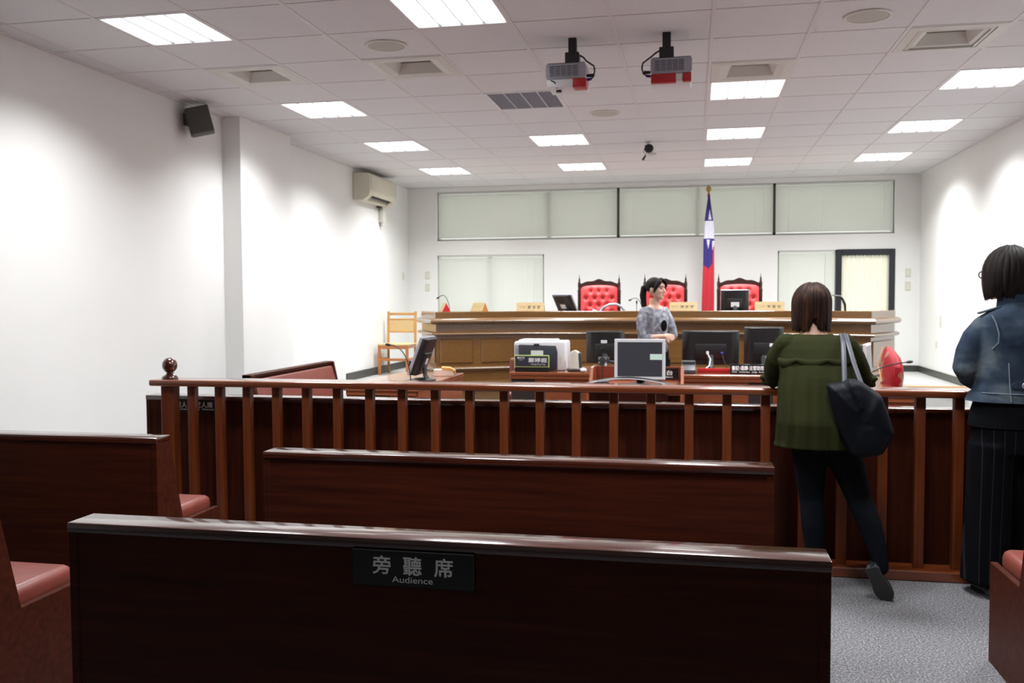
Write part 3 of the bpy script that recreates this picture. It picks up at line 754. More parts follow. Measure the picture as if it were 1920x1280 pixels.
# ---------------------------------------------------------------- flag on its pole
t = thing('flag', 'furled red, blue and white national flag hanging on a tall pole', 'flag', (.203, 12.72, DAIS))
part('pole', MB().tube([(0, 0, .02), (0, 0, 2.46)], .014, 10), 'gold', t)
part('base', MB().lathe([(.16, 0), (.16, .03), (.05, .06), (.02, .14)], n=24), 'chairwood', t)
part('finial', MB().lathe([(.012, 2.45), (.032, 2.475), (.036, 2.50), (.024, 2.525), (.004, 2.54)], n=14), 'gold', t)
part('tassel', MB().lathe([(.020, 2.385), (.018, 2.42), (.008, 2.45)], n=10), 'red', t)
n, k = 72, 130; rs = []
for j in range(k+1):
    v = j/k; z = 2.42-v*1.95
    hw = .010+.048*min(1, v/.22)+.022*v
    ring = []
    for i in range(n):
        a = 2*math.pi*i/n; fold = 1+.16*math.sin(5*a+1.2*v*3)*min(1, v*4)
        ring.append((hw*math.cos(a)*fold-.012*v+.004, -.018+.55*hw*math.sin(a)*fold, z))
    rs.append(ring)
mb = MB().rings(rs); me = mesh_of(mb, 'cloth')
for q in ('flagblue', 'flagwhite', 'flagred'): me.materials.append(mt[q])
for p in me.polygons:
    cx, cy, cz = p.center; zz = cz+DAIS; x_ = cx+.004
    v = (2.42-cz)/1.95; hw = .010+.048*min(1, v/.22)+.022*v; u = (cx+.012*v-.004)/hw
    i = 0
    edge = 1.80 + (.20 if u > .86 else 0) + .12*max(0, u-.2) + (.04*(-u) if u < 0 else 0)
    if zz < edge: i = 2
    elif 2.195 < zz < 2.438: i = 1
    elif 2.455 < zz < 2.60 and abs(u-.3) < (2.60-zz)/.145*.42: i = 1
    elif 2.055 < zz < 2.178 and abs(u+.05) < (zz-2.055)/.12*.32: i = 1
    elif 2.05 < zz < 2.17 and u > .75: i = 1
    p.material_index = i
ang(me, 180); link('cloth', me, None, t)

# ---------------------------------------------------------------- wooden chair on the dais
t = thing('wooden_chair', 'light oak chair with woven cane back standing beside the judges bench', 'chair', (-3.95, 11.87, DAIS))
w2 = .195
for s_ in (-1, 1):
    part('rear_leg', MB().tube([(s_*w2, .20, 0), (s_*w2, .185, .40), (s_*w2, .215, .85)], .019, 8), 'oak', t)
    part('front_leg', MB().box(s_*w2-.018, s_*w2+.018, -.20, -.164, 0, .40, .004, 1), 'oakred', t)
    part('side_rail', MB().box(s_*w2-.013, s_*w2+.013, -.17, .19, .355, .40, .003, 1), 'oakred', t)
    part('side_stretcher', MB().box(s_*w2-.010, s_*w2+.010, -.17, .19, .195, .225, .003, 1), 'oakred', t)
part('seat', MB().box(-.215, .215, -.205, .20, .395, .42, .008), 'cane', t)
part('front_rail', MB().box(-w2, w2, -.197, -.170, .35, .40, .003, 1), 'oakred', t)
part('front_stretcher', MB().box(-w2, w2, -.195, -.172, .19, .225, .003, 1), 'oakred', t)
part('top_rail', MB().box(-w2, w2, .20, .226, .80, .835, .005), 'oak', t)
part('upper_slat', MB().box(-w2, w2, .198, .216, .735, .755, .003, 1), 'oak', t)
part('lower_slat', MB().box(-w2, w2, .192, .210, .56, .58, .003, 1), 'oak', t)
part('cane_panel', MB().box(-w2+.015, w2-.015, .201, .207, .58, .735), 'cane', t, False)

# ---------------------------------------------------------------- monitors
def monitor(label, loc, rz, w_, h_, lift, tilt=0, bezel='black', back='black', screen='screen', lab=None, neck=True, group=None, th=.035, bw=.018):
    """screen faces local -y; lift = height of the panel's lower edge above loc"""
    t = thing('monitor', label, 'monitor', loc, rz, group)
    T = Matrix.Translation((0, 0, lift)) @ Matrix.Rotation(-tilt, 4, 'X')
    W = w_/2
    part('bezel', MB().box(-W, W, -.012, .012, 0, h_, .004, 1, M=T), bezel, t)
    part('screen', MB().box(-W+bw, W-bw, -.0135, -.010, bw, h_-bw, M=T), screen, t, False)
    part('back_cover', MB().prism([(-W+.004, .006), (W-.004, .006), (W-.004, .02), (W*.72, th+.01), (-W*.72, th+.01), (-W+.004, .02)], 'Z', .006, h_-.006, .003, 1), back, t).matrix_local = T
    part('rear_housing', MB().box(-W*.55, W*.55, th, th+.022, h_*.18, h_*.62, .008, M=T), back, t)
    if lab: part('paper_label', MB().box(lab[0], lab[1], th+.009, th+.0235, lab[2], lab[3], M=T), 'label', t, False)
    if neck:
        part('neck', MB().tube([(0, .10, .015), (0, .085, lift*.7), tuple(T @ Vector((0, th+.01, h_*.3)))], [(.035, .018), (.03, .016), (.03, .016)], 10), 'black', t)
        part('stand_base', MB().lathe([(.11, 0), (.11, .008), (.06, .018), (.02, .02)], (0, .06, 0), 24), 'black', t)
    return t
def mic(label, loc, tip, bend=.55, base=True, group='gooseneck microphones'):
    t = thing('microphone', label, 'microphone', loc, 0, group); v = Vector(tip)
    c1 = Vector((v.x*.10, v.y*.1, v.z*bend)); pts = []
    for i in range(13):
        s_ = i/12; pts.append(tuple(2*s_*(1-s_)*c1+s_*s_*v+Vector((0, 0, .02))*(1-s_)))
    part('gooseneck', MB().tube(pts, .0042, 7), 'black', t)
    d = (v-Vector(pts[-3])).normalized()
    part('capsule', MB().tube([tuple(v-d*.012), tuple(v+d*.014), tuple(v+d*.03)], [.008, .012, .007], 10), 'black', t)
    if base: part('base', MB().box(-.05, .05, -.06, .05, 0, .028, .008), 'darkgrey', t)
    return t

# ---------------------------------------------------------------- side tables, clerk desks, lectern
def desk(label, x0, x1, y0, y1, panels, h=.75, name='desk', group=None):
    t = thing(name, label, 'desk', ((x0+x1)/2, (y0+y1)/2, 0), 0, group); W, D = (x1-x0)/2, (y1-y0)/2
    part('desk_top', MB().box(-W, W, -D, D, h-.03, h, .005, 1), 'desktop', t)
    for a, b_, mm in panels: part('front_panel', MB().box(a-(x0+x1)/2, b_-(x0+x1)/2, -D+.03, -D+.05, .03, h-.03), mm, t, False)
    part('side_panel', MB().box(-W+.01, -W+.032, -D+.05, D-.01, 0, h-.03), 'desk', t, False)
    part('side_panel', MB().box(W-.032, W-.01, -D+.05, D-.01, 0, h-.03), 'desk', t, False)
    part('edge_rail', MB().box(-W+.02, W-.02, -D+.012, -D+.03, h-.06, h-.028), 'desk', t, False)
    return t
desk('red-brown clerk desk carrying the printer', -1.60, -.66, 7.90, 8.62, [(-1.58, -1.37, 'deskdk'), (-1.37, -.68, 'desk')])
desk('red-brown desk carrying two black monitors and the black seat sign', -.10, .79, 7.84, 8.62, [(-.08, .46, 'desk'), (.46, .66, 'deskdk'), (.66, .77, 'desk')])
desk('red-brown side table below the left monitor and tissue box', -2.56, -1.98, 6.40, 7.78, [(-2.54, -2.35, 'desk'), (-2.35, -2.2, 'deskdk'), (-2.2, -2.0, 'desk')])
desk('red-brown side table below the red bag', .80, 1.53, 6.50, 7.85, [(.82, 1.51, 'desk')])
# lectern, open towards the pews
t = thing('lectern', 'red-brown open lectern with a black sign inside, in front of the desks', 'lectern', (-.44, 7.3, 0))
sp_ = [(-.30, 0), (-.30, .733), (-.09, .733), (.04, .845), (.34, .845), (.34, 0)]
for a in (-.37, .348): part('side_panel', MB().prism(sp_, 'X', a, a+.024, .002, 1), 'desktop', t)
part('inner_panel', MB().box(-.346, .348, .28, .30, .02, .835), 'lect', t, False)
part('shelf', MB().box(-.346, .348, -.29, .28, .70, .72), 'desk', t, False)
part('kick_panel', MB().box(-.20, .25, .10, .12, .02, .70), 'lect', t, False)
part('lower_shelf', MB().box(.25, .348, -.25, .28, .655, .675), 'desktop', t, False)
t = thing('lectern_sign', 'small black sign with white lettering inside the lectern', 'sign', (-.285, 7.578, .735))
part('plate', MB().box(-.17, .17, -.006, .003, 0, .088), 'signblk', t, False)
text('lettering', '發  言  台', .25, .040, (.0, -.0065, .052), 'signwht', t, bold=.014)
text('lettering', 'Podium', .085, .016, (.082, -.0065, .018), 'signwht', t, bold=.01)
# arched monitor riser and the white-framed monitor
t = thing('monitor_riser', 'thin arched black stand with white edge in front of the white monitor', 'stand', (-.49, 7.05, .72))
rs = []
for i in range(25):
    u = -1+2*i/24; rs.append((u*.325, .022+.048*(1-u*u)))
prof = rs+[(a, b_-.007) for a, b_ in rs[::-1]]
part('arched_sheet', MB().prism(prof, 'Y', -.11, .048), 'black', t, True, 60)
edge_ = [(a, b_+.002) for a, b_ in rs]+[(a, b_-.004) for a, b_ in rs[::-1]]
part('white_edge', MB().prism(edge_, 'Y', -.114, -.109), 'white', t, False)
for s_ in (-1, 1): part('support', MB().box(s_*.255-.02, s_*.255+.02, -.05, .04, 0, .032), 'black', t, False)
monitor('white-framed monitor with blank grey screen and pale green note, on the lectern', (-.403, 7.12, .72), 0, .392, .315, .048, .03, 'white', 'white', 'screen', bw=.024)
o = tag(at(part('sticky_note', MB().box(-.046, .046, -.002, .0, -.022, .022), 'mint', None, False), (-.278, 7.1125, .945)), 'pale green sticky note on the white-framed monitor screen', 'note')
mic('thin black stick microphone standing inside the lectern', (-.70, 7.18, .72), (.0, -.01, .27), 1.0, True)
# left clerk desk
t = thing('printer', 'white and navy laser printer on the clerk desk', 'printer', (-1.36, 8.28, .75))
part('body', MB().box(-.235, .235, -.16, .19, .0, .262, .018), 'white', t)
part('front_cover', MB().prism([(-.185, .01), (.165, .01), (.165, .17), (.15, .225), (-.185, .235)], 'Y', -.178, -.15, .008, 2), 'navyplate', t)
part('side_trim', MB().box(-.228, -.188, -.172, -.15, .08, .235, .006), 'silver', t)
part('top_tray', MB().box(-.20, .14, -.12, .15, .255, .276, .008), 'white', t)
part('latch', MB().box(-.05, .0, -.182, -.16, .225, .243, .004), 'black', t)
part('paper_label', MB().box(-.075, .037, -.1795, -.176, .135, .182), 'label', t, False)
part('side_grip', MB().box(.185, .20, -.1625, -.158, .06, .13), 'vent', t, False)
t = thing('name_sign', 'black name sign with lime green border in front of the printer', 'sign', (-1.405, 8.0, .75))
part('base', MB().box(-.155, .155, -.03, .03, 0, .048, .003, 1), 'black', t)
part('border', MB().box(-.157, .157, -.034, -.018, .040, .148, .002, 1), 'lime', t)
part('plate', MB().box(-.149, .149, -.036, -.030, .048, .140), 'navyplate', t, False)
text('lettering', '書記官', .066, .018, (-.096, -.0365, .124), 'signwht', t, bold=.01)
text('lettering', 'Clerk', .034, .010, (-.096, -.0365, .106), 'signwht', t)
text('lettering', '鄭婷庭', .165, .040, (.055, -.0365, .104), 'signwht', t, bold=.02)
text('lettering', 'Cheng Ting Ting', .13, .014, (.058, -.0365, .066), 'signwht', t, bold=.01)
t = thing('desk_speaker', 'beige rounded computer speaker beside the printer', 'speaker', (-1.035, 8.12, .75))
part('foot', MB().lathe([(.07, 0), (.075, .012), (.04, .022)], n=20), 'black', t)
rs = []
for i in range(13):
    v = i/12; hw = .056*(1-.25*v*v)*(1 if v < .85 else math.sqrt(max(.05, 1-((v-.85)/.15)**2))); rs.append([((hw*math.cos(a))*(1), .04*math.sin(a)*(1-.2*v), .02+v*.165) for a in [2*math.pi*j/20 for j in range(20)]])
part('cabinet', MB().rings(rs), 'offwhite', t)
part('side_panel', MB().box(.030, .058, -.03, .03, .025, .165, .012), 'darkgrey', t)
t = thing('computer_mouse', 'white computer mouse on the clerk desk', 'mouse', (-.945, 7.985, .75))
part('shell', MB().ell((0, 0, .019), (.030, .045, .0195), 18, 10), 'white', t)
part('lead', MB().tube([(0, .04, .01), (.0, .08, .006), (-.01, .14, .005), (.0, .2, .005)], .003, 6), 'white', t)
t = thing('keyboard', 'black keyboard lying on the clerk desk', 'keyboard', (-.82, 8.16, .75))
part('case', MB().box(-.07, .11, -.07, .07, 0, .022, .005, 1), 'black', t)
for i in range(4): part('key_row', MB().box(-.062, .102, -.058+i*.031, -.034+i*.031, .020, .028, .002, 1), 'darkgrey', t)
monitor('black monitor seen from behind with clamp, next to the beige speaker', (-.80, 8.50, .75), math.pi, .355, .30, .045, .02, lab=(-.02, .035, .19, .218))
t = thing('clamp_arm', 'small black clamp with steel bolts behind the lectern microphone', 'clamp', (-.76, 7.98, .75))
part('plate', MB().box(-.055, .045, -.012, .012, .08, .135, .004), 'darkgrey', t)
for a in (-.045, .015):
    for b_ in (.088, .122): part('bolt', MB().lathe([(.007, -.018), (.007, -.008), (.001, -.020)], (a, 0, b_), 8, 'Y'), 'silver', t)
part('post', MB().tube([(-.03, 0, 0), (-.03, 0, .09)], .012, 8), 'darkgrey', t)
part('arm', MB().tube([(.03, 0, .095), (.085, -.01, .09), (.10, -.01, .088)], [.010, .016, .018], 10), 'black', t)
part('paper_tab', MB().box(.005, .022, -.016, -.013, .02, .082), 'label', t, False)
t = thing('clerk_chair', 'maroon padded chair peeking out beside the clerk desk', 'chair', (-1.62, 8.95, 0))
part('backrest', MB().box(-.22, .22, .16, .21, .46, .80, .03, 3), 'leather', t)
part('seat', MB().box(-.23, .23, -.22, .20, .40, .48, .03, 3), 'leather', t)
part('post', MB().tube([(0, 0, .06), (0, 0, .41)], .03, 10), 'black', t)
for i in range(5):
    a = 2*math.pi*i/5; part('foot', MB().tube([(0, 0, .07), (.25*math.cos(a), .25*math.sin(a), .03)], [.022, .015], 8), 'black', t)
    part('caster', MB().ell((.25*math.cos(a), .25*math.sin(a), .025), (.025, .025, .025), 10, 6), 'black', t)
# right clerk desk
monitor('large black monitor seen from behind with a white cable', (.157, 8.42, .75), math.pi, .505, .31, .045, .03)
monitor('tall black monitor seen from behind, beside the woman in green', (.615, 8.32, .75), math.pi, .34, .355, .035, .02, lab=(-.095, -.045, .185, .215))
t = thing('white_cable', 'white cable drooping from the back of the large monitor', 'cable', (.13, 8.335, .75))
part('lead', MB().tube([(0, .03, .155), (.0, -.01, .15), (.025, -.02, .10), (.015, -.05, .045), (-.03, -.082, .010), (-.06, -.083, .008)], .007, 8), 'white', t)
part('connector', MB().box(-.012, .012, .0, .03, .142, .170, .003, 1), 'white', t)
part('blue_plug', MB().box(.115, .14, .0, .03, .145, .165, .003, 1), 'blue', t)
part('lead', MB().tube([(.127, .01, .146), (.14, -.005, .10), (.165, -.01, .03), (.18, -.01, .008)], .004, 6), 'darkgrey', t)
t = thing('desk_tray', 'flat red tray lying under the large black monitor', 'tray', (.205, 8.12, .75))
part('tray', MB().box(-.16, .16, -.06, .115, 0, .028, .004, 1), 'redpl', t)
part('rim', MB().box(-.165, .165, -.064, -.058, .018, .036), 'redpl', t, False)
t = thing('seat_sign', 'long black seat sign with white lettering on the right clerk desk', 'sign', (.462, 8.0, .75))
part('block', MB().prism([(-.02, 0), (.035, 0), (.01, .082), (-.012, .082)], 'X', -.148, .148, .002, 1), 'signblk', t)
text('lettering', '書記‧通譯‧法官助理', .268, .038, (0, -.0172, .050), 'signwht', t, bold=.024, tilt=-.097)
text('lettering', 'Clerk   Interpreter   Judge  Assist', .268, .014, (0, -.0200, .016), 'signwht', t, bold=.016, tilt=-.097)
t = thing('desk_phone', 'grey desk telephone next to the black seat sign', 'phone', (.67, 8.02, .75))
part('body', MB().prism([(-.08, 0), (.08, 0), (.08, .10), (-.08, .035)], 'X', -.065, .085, .006, 2), 'darkgrey', t)
part('handset', MB().tube([(-.04, -.05, .075), (-.045, .0, .105), (-.04, .06, .135)], [(.024, .018), (.016, .012), (.024, .018)], 10), 'darkgrey', t)
part('display', MB().box(.0, .07, .01, .06, .085, .108), 'label', t, False)
t = thing('fax_machine', 'flat grey machine between the lectern and the large monitor', 'fax machine', (-.02, 8.05, .75))
part('body', MB().prism([(-.14, 0), (.14, 0), (.14, .10), (-.14, .035)], 'X', -.075, .045, .006, 2), 'darkgrey', t)
part('paper_tray', MB().box(-.07, .042, .02, .13, .075, .100, .004, 1), 'darkgrey', t)
# left table
monitor('black monitor with silver rim standing side-on on the left table', (-2.19, 7.02, .75), -math.pi/2, .37, .315, .055, .36, 'silver', 'black', 'screen', lab=(-.03, .03, .10, .15))
mic('gooseneck microphone leaning left on the left table', (-2.125, 6.70, .75), (-.165, -.02, .30), .95)
t = thing('tissue_box', 'small orange and white box on the corner of the left table', 'box', (-2.07, 7.45, .75), .25); t.scale = (.9, .9, .85)
part('carton', MB().box(-.09, .09, -.06, .06, 0, .065, .004, 1), 'peach', t)
part('lid', MB().prism([(-.02, .062), (.095, .045), (.11, .02), (.11, .055), (.06, .085), (-.02, .09)], 'Y', -.062, .062, .003, 1), 'orange', t)
part('white_side', MB().box(-.094, -.088, -.058, .058, .004, .062), 'label', t, False)
# right table
monitor('black monitor with white rim standing side-on on the right table', (1.375, 7.66, .75), math.pi/2-.30, .31, .25, .03, .06, 'white', 'black', 'screen')
mic('gooseneck microphone leaning right beside the red bag', (1.20, 6.92, .75), (.31, .0, .185), .75)
t = thing('cloth_bag', 'red patterned cloth bag with tan cord standing on the right table', 'bag', (1.462, 7.12, .749), .0)
rs = []
for z, ya, yb, th in ((0, -.10, .34, .052), (.06, -.12, .35, .06), (.14, -.11, .34, .056), (.20, -.05, .33, .045), (.245, .10, .31, .03), (.272, .22, .29, .014)):
    c, h = (ya+yb)/2, (yb-ya)/2
    rs.append([(th*math.copysign(abs(math.cos(a))**.6, math.cos(a)), c+h*math.copysign(abs(math.sin(a))**.7, math.sin(a)), z) for a in [2*math.pi*j/28 for j in range(28)]])
part('cloth_body', MB().rings(rs), 'redbag', t)
part('cord', MB().tube([(-.03, .27, .27), (-.055, .25, .20), (-.065, .26, .12), (-.06, .20, .06), (-.06, .16, .01)], .006, 7), 'tan', t)

# ---------------------------------------------------------------- things on the judges' bench
ZB = 1.243
monitor('black monitor leaning back on the judges bench, turned sideways, white label', (-1.56, 11.62, 1.09), math.pi-.62, .33, .27, .13, .52, 'silver', 'black', lab=(-.045, .04, .09, .15), group='monitors on the judges bench')
monitor('black monitor square-on in front of the right judge chair', (.505, 11.62, 1.09), math.pi+.06, .345, .285, .125, .08, 'silver', 'black', lab=(-.05, .05, .075, .135), group='monitors on the judges bench')
def block(label, c, rz, L, letters, endmat=None, sz=.052):
    t = thing('name_block', label, 'name plate', c, rz, 'triangular wooden name blocks on the bench')
    part('prism', MB().prism([(-.055, 0), (.055, 0), (0, .108)], 'X', -L/2, L/2, .0015, 1), 'plate', t)
    tl = math.atan2(.055, .108)
    if letters:
        text('lettering', letters[0], L*.26, .022, (-L*.29, -.0295, .052), 'inkfaint', t, tilt=-tl)
        text('lettering', letters[1], L*.46, .040, (L*.14, -.0305, .050), 'ink', t, tilt=-tl)
    if endmat:
        for s_ in (-1, 1): part('end_face', MB().prism([(-.053, .001), (.053, .001), (0, .105)], 'X', s_*L/2-(.001 if s_ < 0 else 0)-.0005, s_*L/2+.0015), endmat, t, False)
block('wooden name block left of the tilted bench monitor', (-2.01, 11.33, ZB), 0, .352, ('法官', '董 淑 君'))
block('wooden name block beside the flag in front of the middle judge chair', (-.117, 11.33, ZB), 0, .335, ('審判長', '陳 宏 卿'))
block('wooden name block right of the right bench monitor', (.90, 11.33, ZB), 0, .340, ('法官', '李 嘉 伯'))
block('name block with dark red end nearest the bench corner by the wooden chair', (-3.04, 11.00, ZB), 2.05, .20, None, 'redpl')
block('name block with brown end, second from the wooden chair', (-2.63, 11.14, ZB), 2.55, .22, None, 'oakred')
t = thing('grey_lamp', 'grey arched gooseneck lamp lying on the bench before the left judge chair', 'lamp', (-1.0, 11.60, 1.09))
pts = [(-.17, 0, .12), (-.12, 0, .19), (-.04, 0, .23), (.04, 0, .235), (.11, 0, .205), (.16, 0, .14), (.17, 0, .0)]
part('arm', MB().tube(pts, [.018]*7, 10), 'silver', t); part('head', MB().tube([(-.17, 0, .125), (-.26, -.01, .15)], [.02, .03], 12), 'silver', t)
part('base', MB().lathe([(.07, 0), (.07, .015), (.03, .03)], (.17, 0, 0), 18), 'silver', t)
mic('short upright black microphone on the bench before the left judge chair', (-.695, 11.58, 1.09), (.0, 0, .25), 1.0)
mic('black microphone on the bench near the standing woman', (-.62, 11.75, 1.09), (-.16, -.02, .29), 1.3)
mic('gooseneck microphone at the bench end by the wooden chair', (-3.10, 11.50, 1.09), (-.16, .0, .33), 1.35)
t = thing('desk_lamp', 'dark desk lamp on the bench in front of the curtain', 'lamp', (1.78, 11.52, 1.09))
part('base', MB().lathe([(.075, 0), (.075, .015), (.02, .03)], n=20), 'black', t)
part('arm', MB().tube([(0, 0, .02), (.015, 0, .12), (.01, 0, .22), (-.02, 0, .29), (-.06, 0, .325)], [.010, .012, .016, .014, .010], 10), 'black', t)
part('head', MB().tube([(-.04, 0, .322), (-.14, 0, .335)], [(.03, .010), (.025, .008)], 10), 'black', t)
t = thing('paper_stand', 'white paper sheet standing beside the dark desk lamp', 'paper', (1.60, 11.58, 1.09), .1)
part('sheet', MB().box(-.06, .06, -.001, .001, 0, .28), 'label', t, False)
part('foot', MB().box(-.06, .06, -.03, .03, 0, .008), 'label', t, False)
# ---------------------------------------------------------------- people
def shift(o, org):
    for v in o.data.vertices: v.co -= Vector(org)
    o.data.update(); return o
def eloft(mb, rows_, n=40, pleat=None, power=1.0):
    """rows of (cx, cy, z, rx, ry)"""
    rs = []
    for (cx, cy, z, rx, ry) in rows_:
        r_ = []
        for j in range(n):
            a = 2*math.pi*j/n; c, s_ = math.cos(a), math.sin(a)
            c = math.copysign(abs(c)**power, c); s_ = math.copysign(abs(s_)**power, s_)
            k = pleat(a, z) if pleat else 1
            r_.append((cx+rx*c*k, cy+ry*s_*k, z))
        rs.append(r_)
    return mb.rings(rs)
def limb(mb, pts, rad, n=14):
    mb.tube(pts, rad, n)
    for p, r in zip(pts, rad):
        r = r[0] if isinstance(r, (list, tuple)) else r
        mb.ell(p, (r*.99, r*.99, r*.99), 12, 8)
    return mb
def hand(mb, wrist, d, nrm, s_=1.0, curl=.5, side=1):
    """palm and five fingers; d points along the hand, nrm out of its back"""
    d = Vector(d).normalized(); nrm = Vector(nrm).normalized(); a = d.cross(nrm).normalized(); w0 = Vector(wrist)
    R3 = Matrix((a, d, nrm)).transposed()
    mb.ell(w0+d*.045*s_, (.040*s_, .052*s_, .016*s_), 14, 8, M=R3)
    for i, (off, L) in enumerate(((-.030, .066), (-.010, .076), (.010, .072), (.029, .056))):
        p = w0+d*.080*s_+a*off*s_; pts = [p-d*.02*s_]; dd = d.copy(); pts.append(p)
        for k, fr in enumerate((.45, .32, .23)):
            dd = (dd-nrm*curl*(.5+.35*k)).normalized(); pts.append(pts[-1]+dd*L*fr*s_)
        limb(mb, [tuple(q) for q in pts], [.0095*s_, .0095*s_, .009*s_, .0082*s_, .007*s_], 8)
    p = w0+d*.028*s_-a*.032*s_*side; dd = (d*.75-a*.65*side).normalized()
    limb(mb, [tuple(p), tuple(p+dd*.032*s_), tuple(p+(dd-nrm*.25+d*.25).normalized()*.060*s_)], [.0125*s_, .011*s_, .008*s_], 8)
def head(mb, c, yaw_, s_=1.0, pitch=0):
    """skull, jaw, nose, ears; face towards local -y turned by yaw_"""
    R3 = Matrix.Rotation(yaw_, 3, 'Z') @ Matrix.Rotation(pitch, 3, 'X'); c = Vector(c)
    def P(x, y, z): return c+R3 @ Vector((x*s_, y*s_, z*s_))
    def E(p, r): mb.ell(P(*p), tuple(q*s_ for q in r), 20, 14, M=R3)
    E((0, .012, .022), (.074, .093, .090)); E((0, -.022, -.015), (.064, .066, .080)); E((0, -.040, -.060), (.046, .046, .046)); E((0, -.062, -.090), (.022, .022, .018))
    E((0, -.064, -.046), (.030, .024, .024)); E((0, -.070, .035), (.045, .020, .030))
    E((.034, -.058, -.020), (.024, .024, .022)); E((-.034, -.058, -.020), (.024, .024, .022))
    mb.tube([tuple(P(0, -.084, .018)), tuple(P(0, -.096, -.006)), tuple(P(0, -.106, -.022)), tuple(P(0, -.092, -.030))], [.008*s_, .010*s_, .012*s_, .008*s_], 10)
    E((.010, -.092, -.025), (.009, .010, .007)); E((-.010, -.092, -.025), (.009, .010, .007))
    for q in (-1, 1): E((q*.074, .012, -.004), (.010, .018, .030))
    return P, R3
def strands(mb, c, r, th0, th1, zend, n, w0=.011, crown=(0, 0, 1), seed=1, curl=0, grow=1.0, lay=2):
    """locks combed from the crown over an ellipsoid and then down to zend(theta); theta measured from -y"""
    rnd = random.Random(seed); c = Vector(c)
    for i in range(n):
        th = th0+(th1-th0)*(i+rnd.random()*.8)/n; k = 1+rnd.uniform(-.02, .045)*lay
        dx, dy = math.sin(th), -math.cos(th); pts = []; ws = []
        for q in range(7):
            ph = math.radians(12+q*13); pts.append((c.x+crown[0]*(1-q/6)+r[0]*k*dx*math.sin(ph), c.y+crown[1]*(1-q/6)+r[1]*k*dy*math.sin(ph), c.z+r[2]*k*math.cos(ph))); ws.append(w0*(.5+.5*min(1, q/3)))
        ze = zend(th)+rnd.uniform(-.008, .012); z0 = pts[-1][2]
        for q in range(1, 6):
            u = q/5; g = grow+(curl*u*u if curl else 0)
            pts.append((c.x+r[0]*k*dx*(1+(g-1)*u), c.y+r[1]*k*dy*(1+(g-1)*u), z0+(ze-z0)*u)); ws.append(w0*(1-.75*u**3))
        mb.tube(pts, [(w_*1.0, w_*.45) for w_ in ws], 6)
def person(label, loc, rz=0): return thing('person', label, 'person', loc, rz)
def garment(name, mb, mat, parent, org=None, vox=None, sm=3):
    if vox: o = link(name, fuse(mb, vox, sm), mat, parent)
    else: o = part(name, mb, mat, parent, True, 80)
    if org is not None: shift(o, org)
    return o

# ---- woman in the olive blouse, leaning on the railing
G = Vector((.62, 4.50, 0))
t = person('person in olive green blouse and black leggings leaning on the railing, back turned', G)
b_ = MB()
eloft(b_, [(.592, 4.45, .76, .13, .10), (.588, 4.46, .88, .125, .092), (.583, 4.50, 1.0, .115, .085), (.579, 4.55, 1.10, .13, .092), (.577, 4.585, 1.17, .135, .078), (.575, 4.605, 1.205, .085, .060), (.574, 4.615, 1.235, .052, .052), (.572, 4.635, 1.30, .048, .050)], 28)
head(b_, (.569, 4.665, 1.355), math.pi, 1.0, .12)
for s_, sh, el, wr in ((-1, (.435, 4.59, 1.15), (.405, 4.735, .990), (.505, 4.850, .978)), (1, (.722, 4.59, 1.15), (.822, 4.715, .990), (.715, 4.855, .978))):
    mid = tuple((Vector(sh)+Vector(el))/2)
    limb(b_, [sh, mid, el], [.045, .042, .036]); limb(b_, [el, tuple((Vector(el)+Vector(wr))/2), wr], [.035, .033, .024])
    hand(b_, wr, (-s_*.9, .15, -.05), (0, 0, 1), .92, .12, side=s_)
for hip, kn, an in (((.535, 4.46, .78), (.560, 4.515, .44), (.578, 4.495, .07)), ((.655, 4.46, .78), (.772, 4.49, .45), (.852, 4.395, .165))):
    limb(b_, [hip, kn, an], [.06, .036, .022])
o = shift(link('body', fuse(b_, .0075, 3), 'skin', t), G)
# leggings
lg = MB()
lg.ell((.592, 4.452, .80), (.150, .118, .12), 24, 14)
limb(lg, [(.535, 4.46, .79), (.548, 4.49, .62), (.560, 4.515, .44), (.568, 4.488, .31), (.574, 4.485, .20), (.578, 4.495, .065)], [.092, .078, .057, .056, .045, .036], 18)
limb(lg, [(.655, 4.46, .79), (.715, 4.485, .62), (.772, 4.49, .45), (.812, 4.44, .34), (.838, 4.41, .25), (.856, 4.39, .155)], [.092, .078, .057, .055, .044, .034], 18)
garment('leggings', lg, 'legging', t, G, .009)
# flat shoes
def shoe(parent, heel, toe, up, org, name='shoe', mat='black', w_=.040):
    heel, toe, up = Vector(heel), Vector(toe), Vector(up).normalized(); d = (toe-heel); L = d.length; d.normalize(); a = d.cross(up).normalized(); up = a.cross(d).normalized()
    prof = ((0, .55, .9), (.06, .78, 1), (.25, .72, .95), (.45, .80, .80), (.65, 1.0, .68), (.82, .95, .58), (.94, .68, .45), (1, .35, .3))
    def ringset(lo, hi, gr=1):
        rs = []
        for u, wv, hv in prof:
            c = heel+d*(u*L); r_ = []
            for j in range(18):
                q = 2*math.pi*j/18; x = math.cos(q)*w_*wv*gr; z = math.sin(q); z = (hi*hv*.055 if z > 0 else 0)*z+(-lo*(-z) if z < 0 else 0)
                r_.append(c+a*x+up*z)
            rs.append(r_)
        return MB().rings(rs)
    s1 = shift(part(name, ringset(.006, 1), mat, parent, True, 60), org)
    rs = []
    for u, wv, hv in prof:
        c = heel+d*(u*L); rs.append([c+a*(x*w_*wv*1.02)+up*z for x, z in ((-1, -.004), (1, -.004), (1, -.013), (-1, -.013))])
    shift(part('sole', MB().rings(rs), 'sole', s1, False), org)
shoe(t, (.576, 4.455, .014), (.592, 4.68, .014), (0, 0, 1), G)
shoe(t, (.803, 4.355, .170), (.893, 4.405, .006), (.25, .92, .30), G, w_=.041)
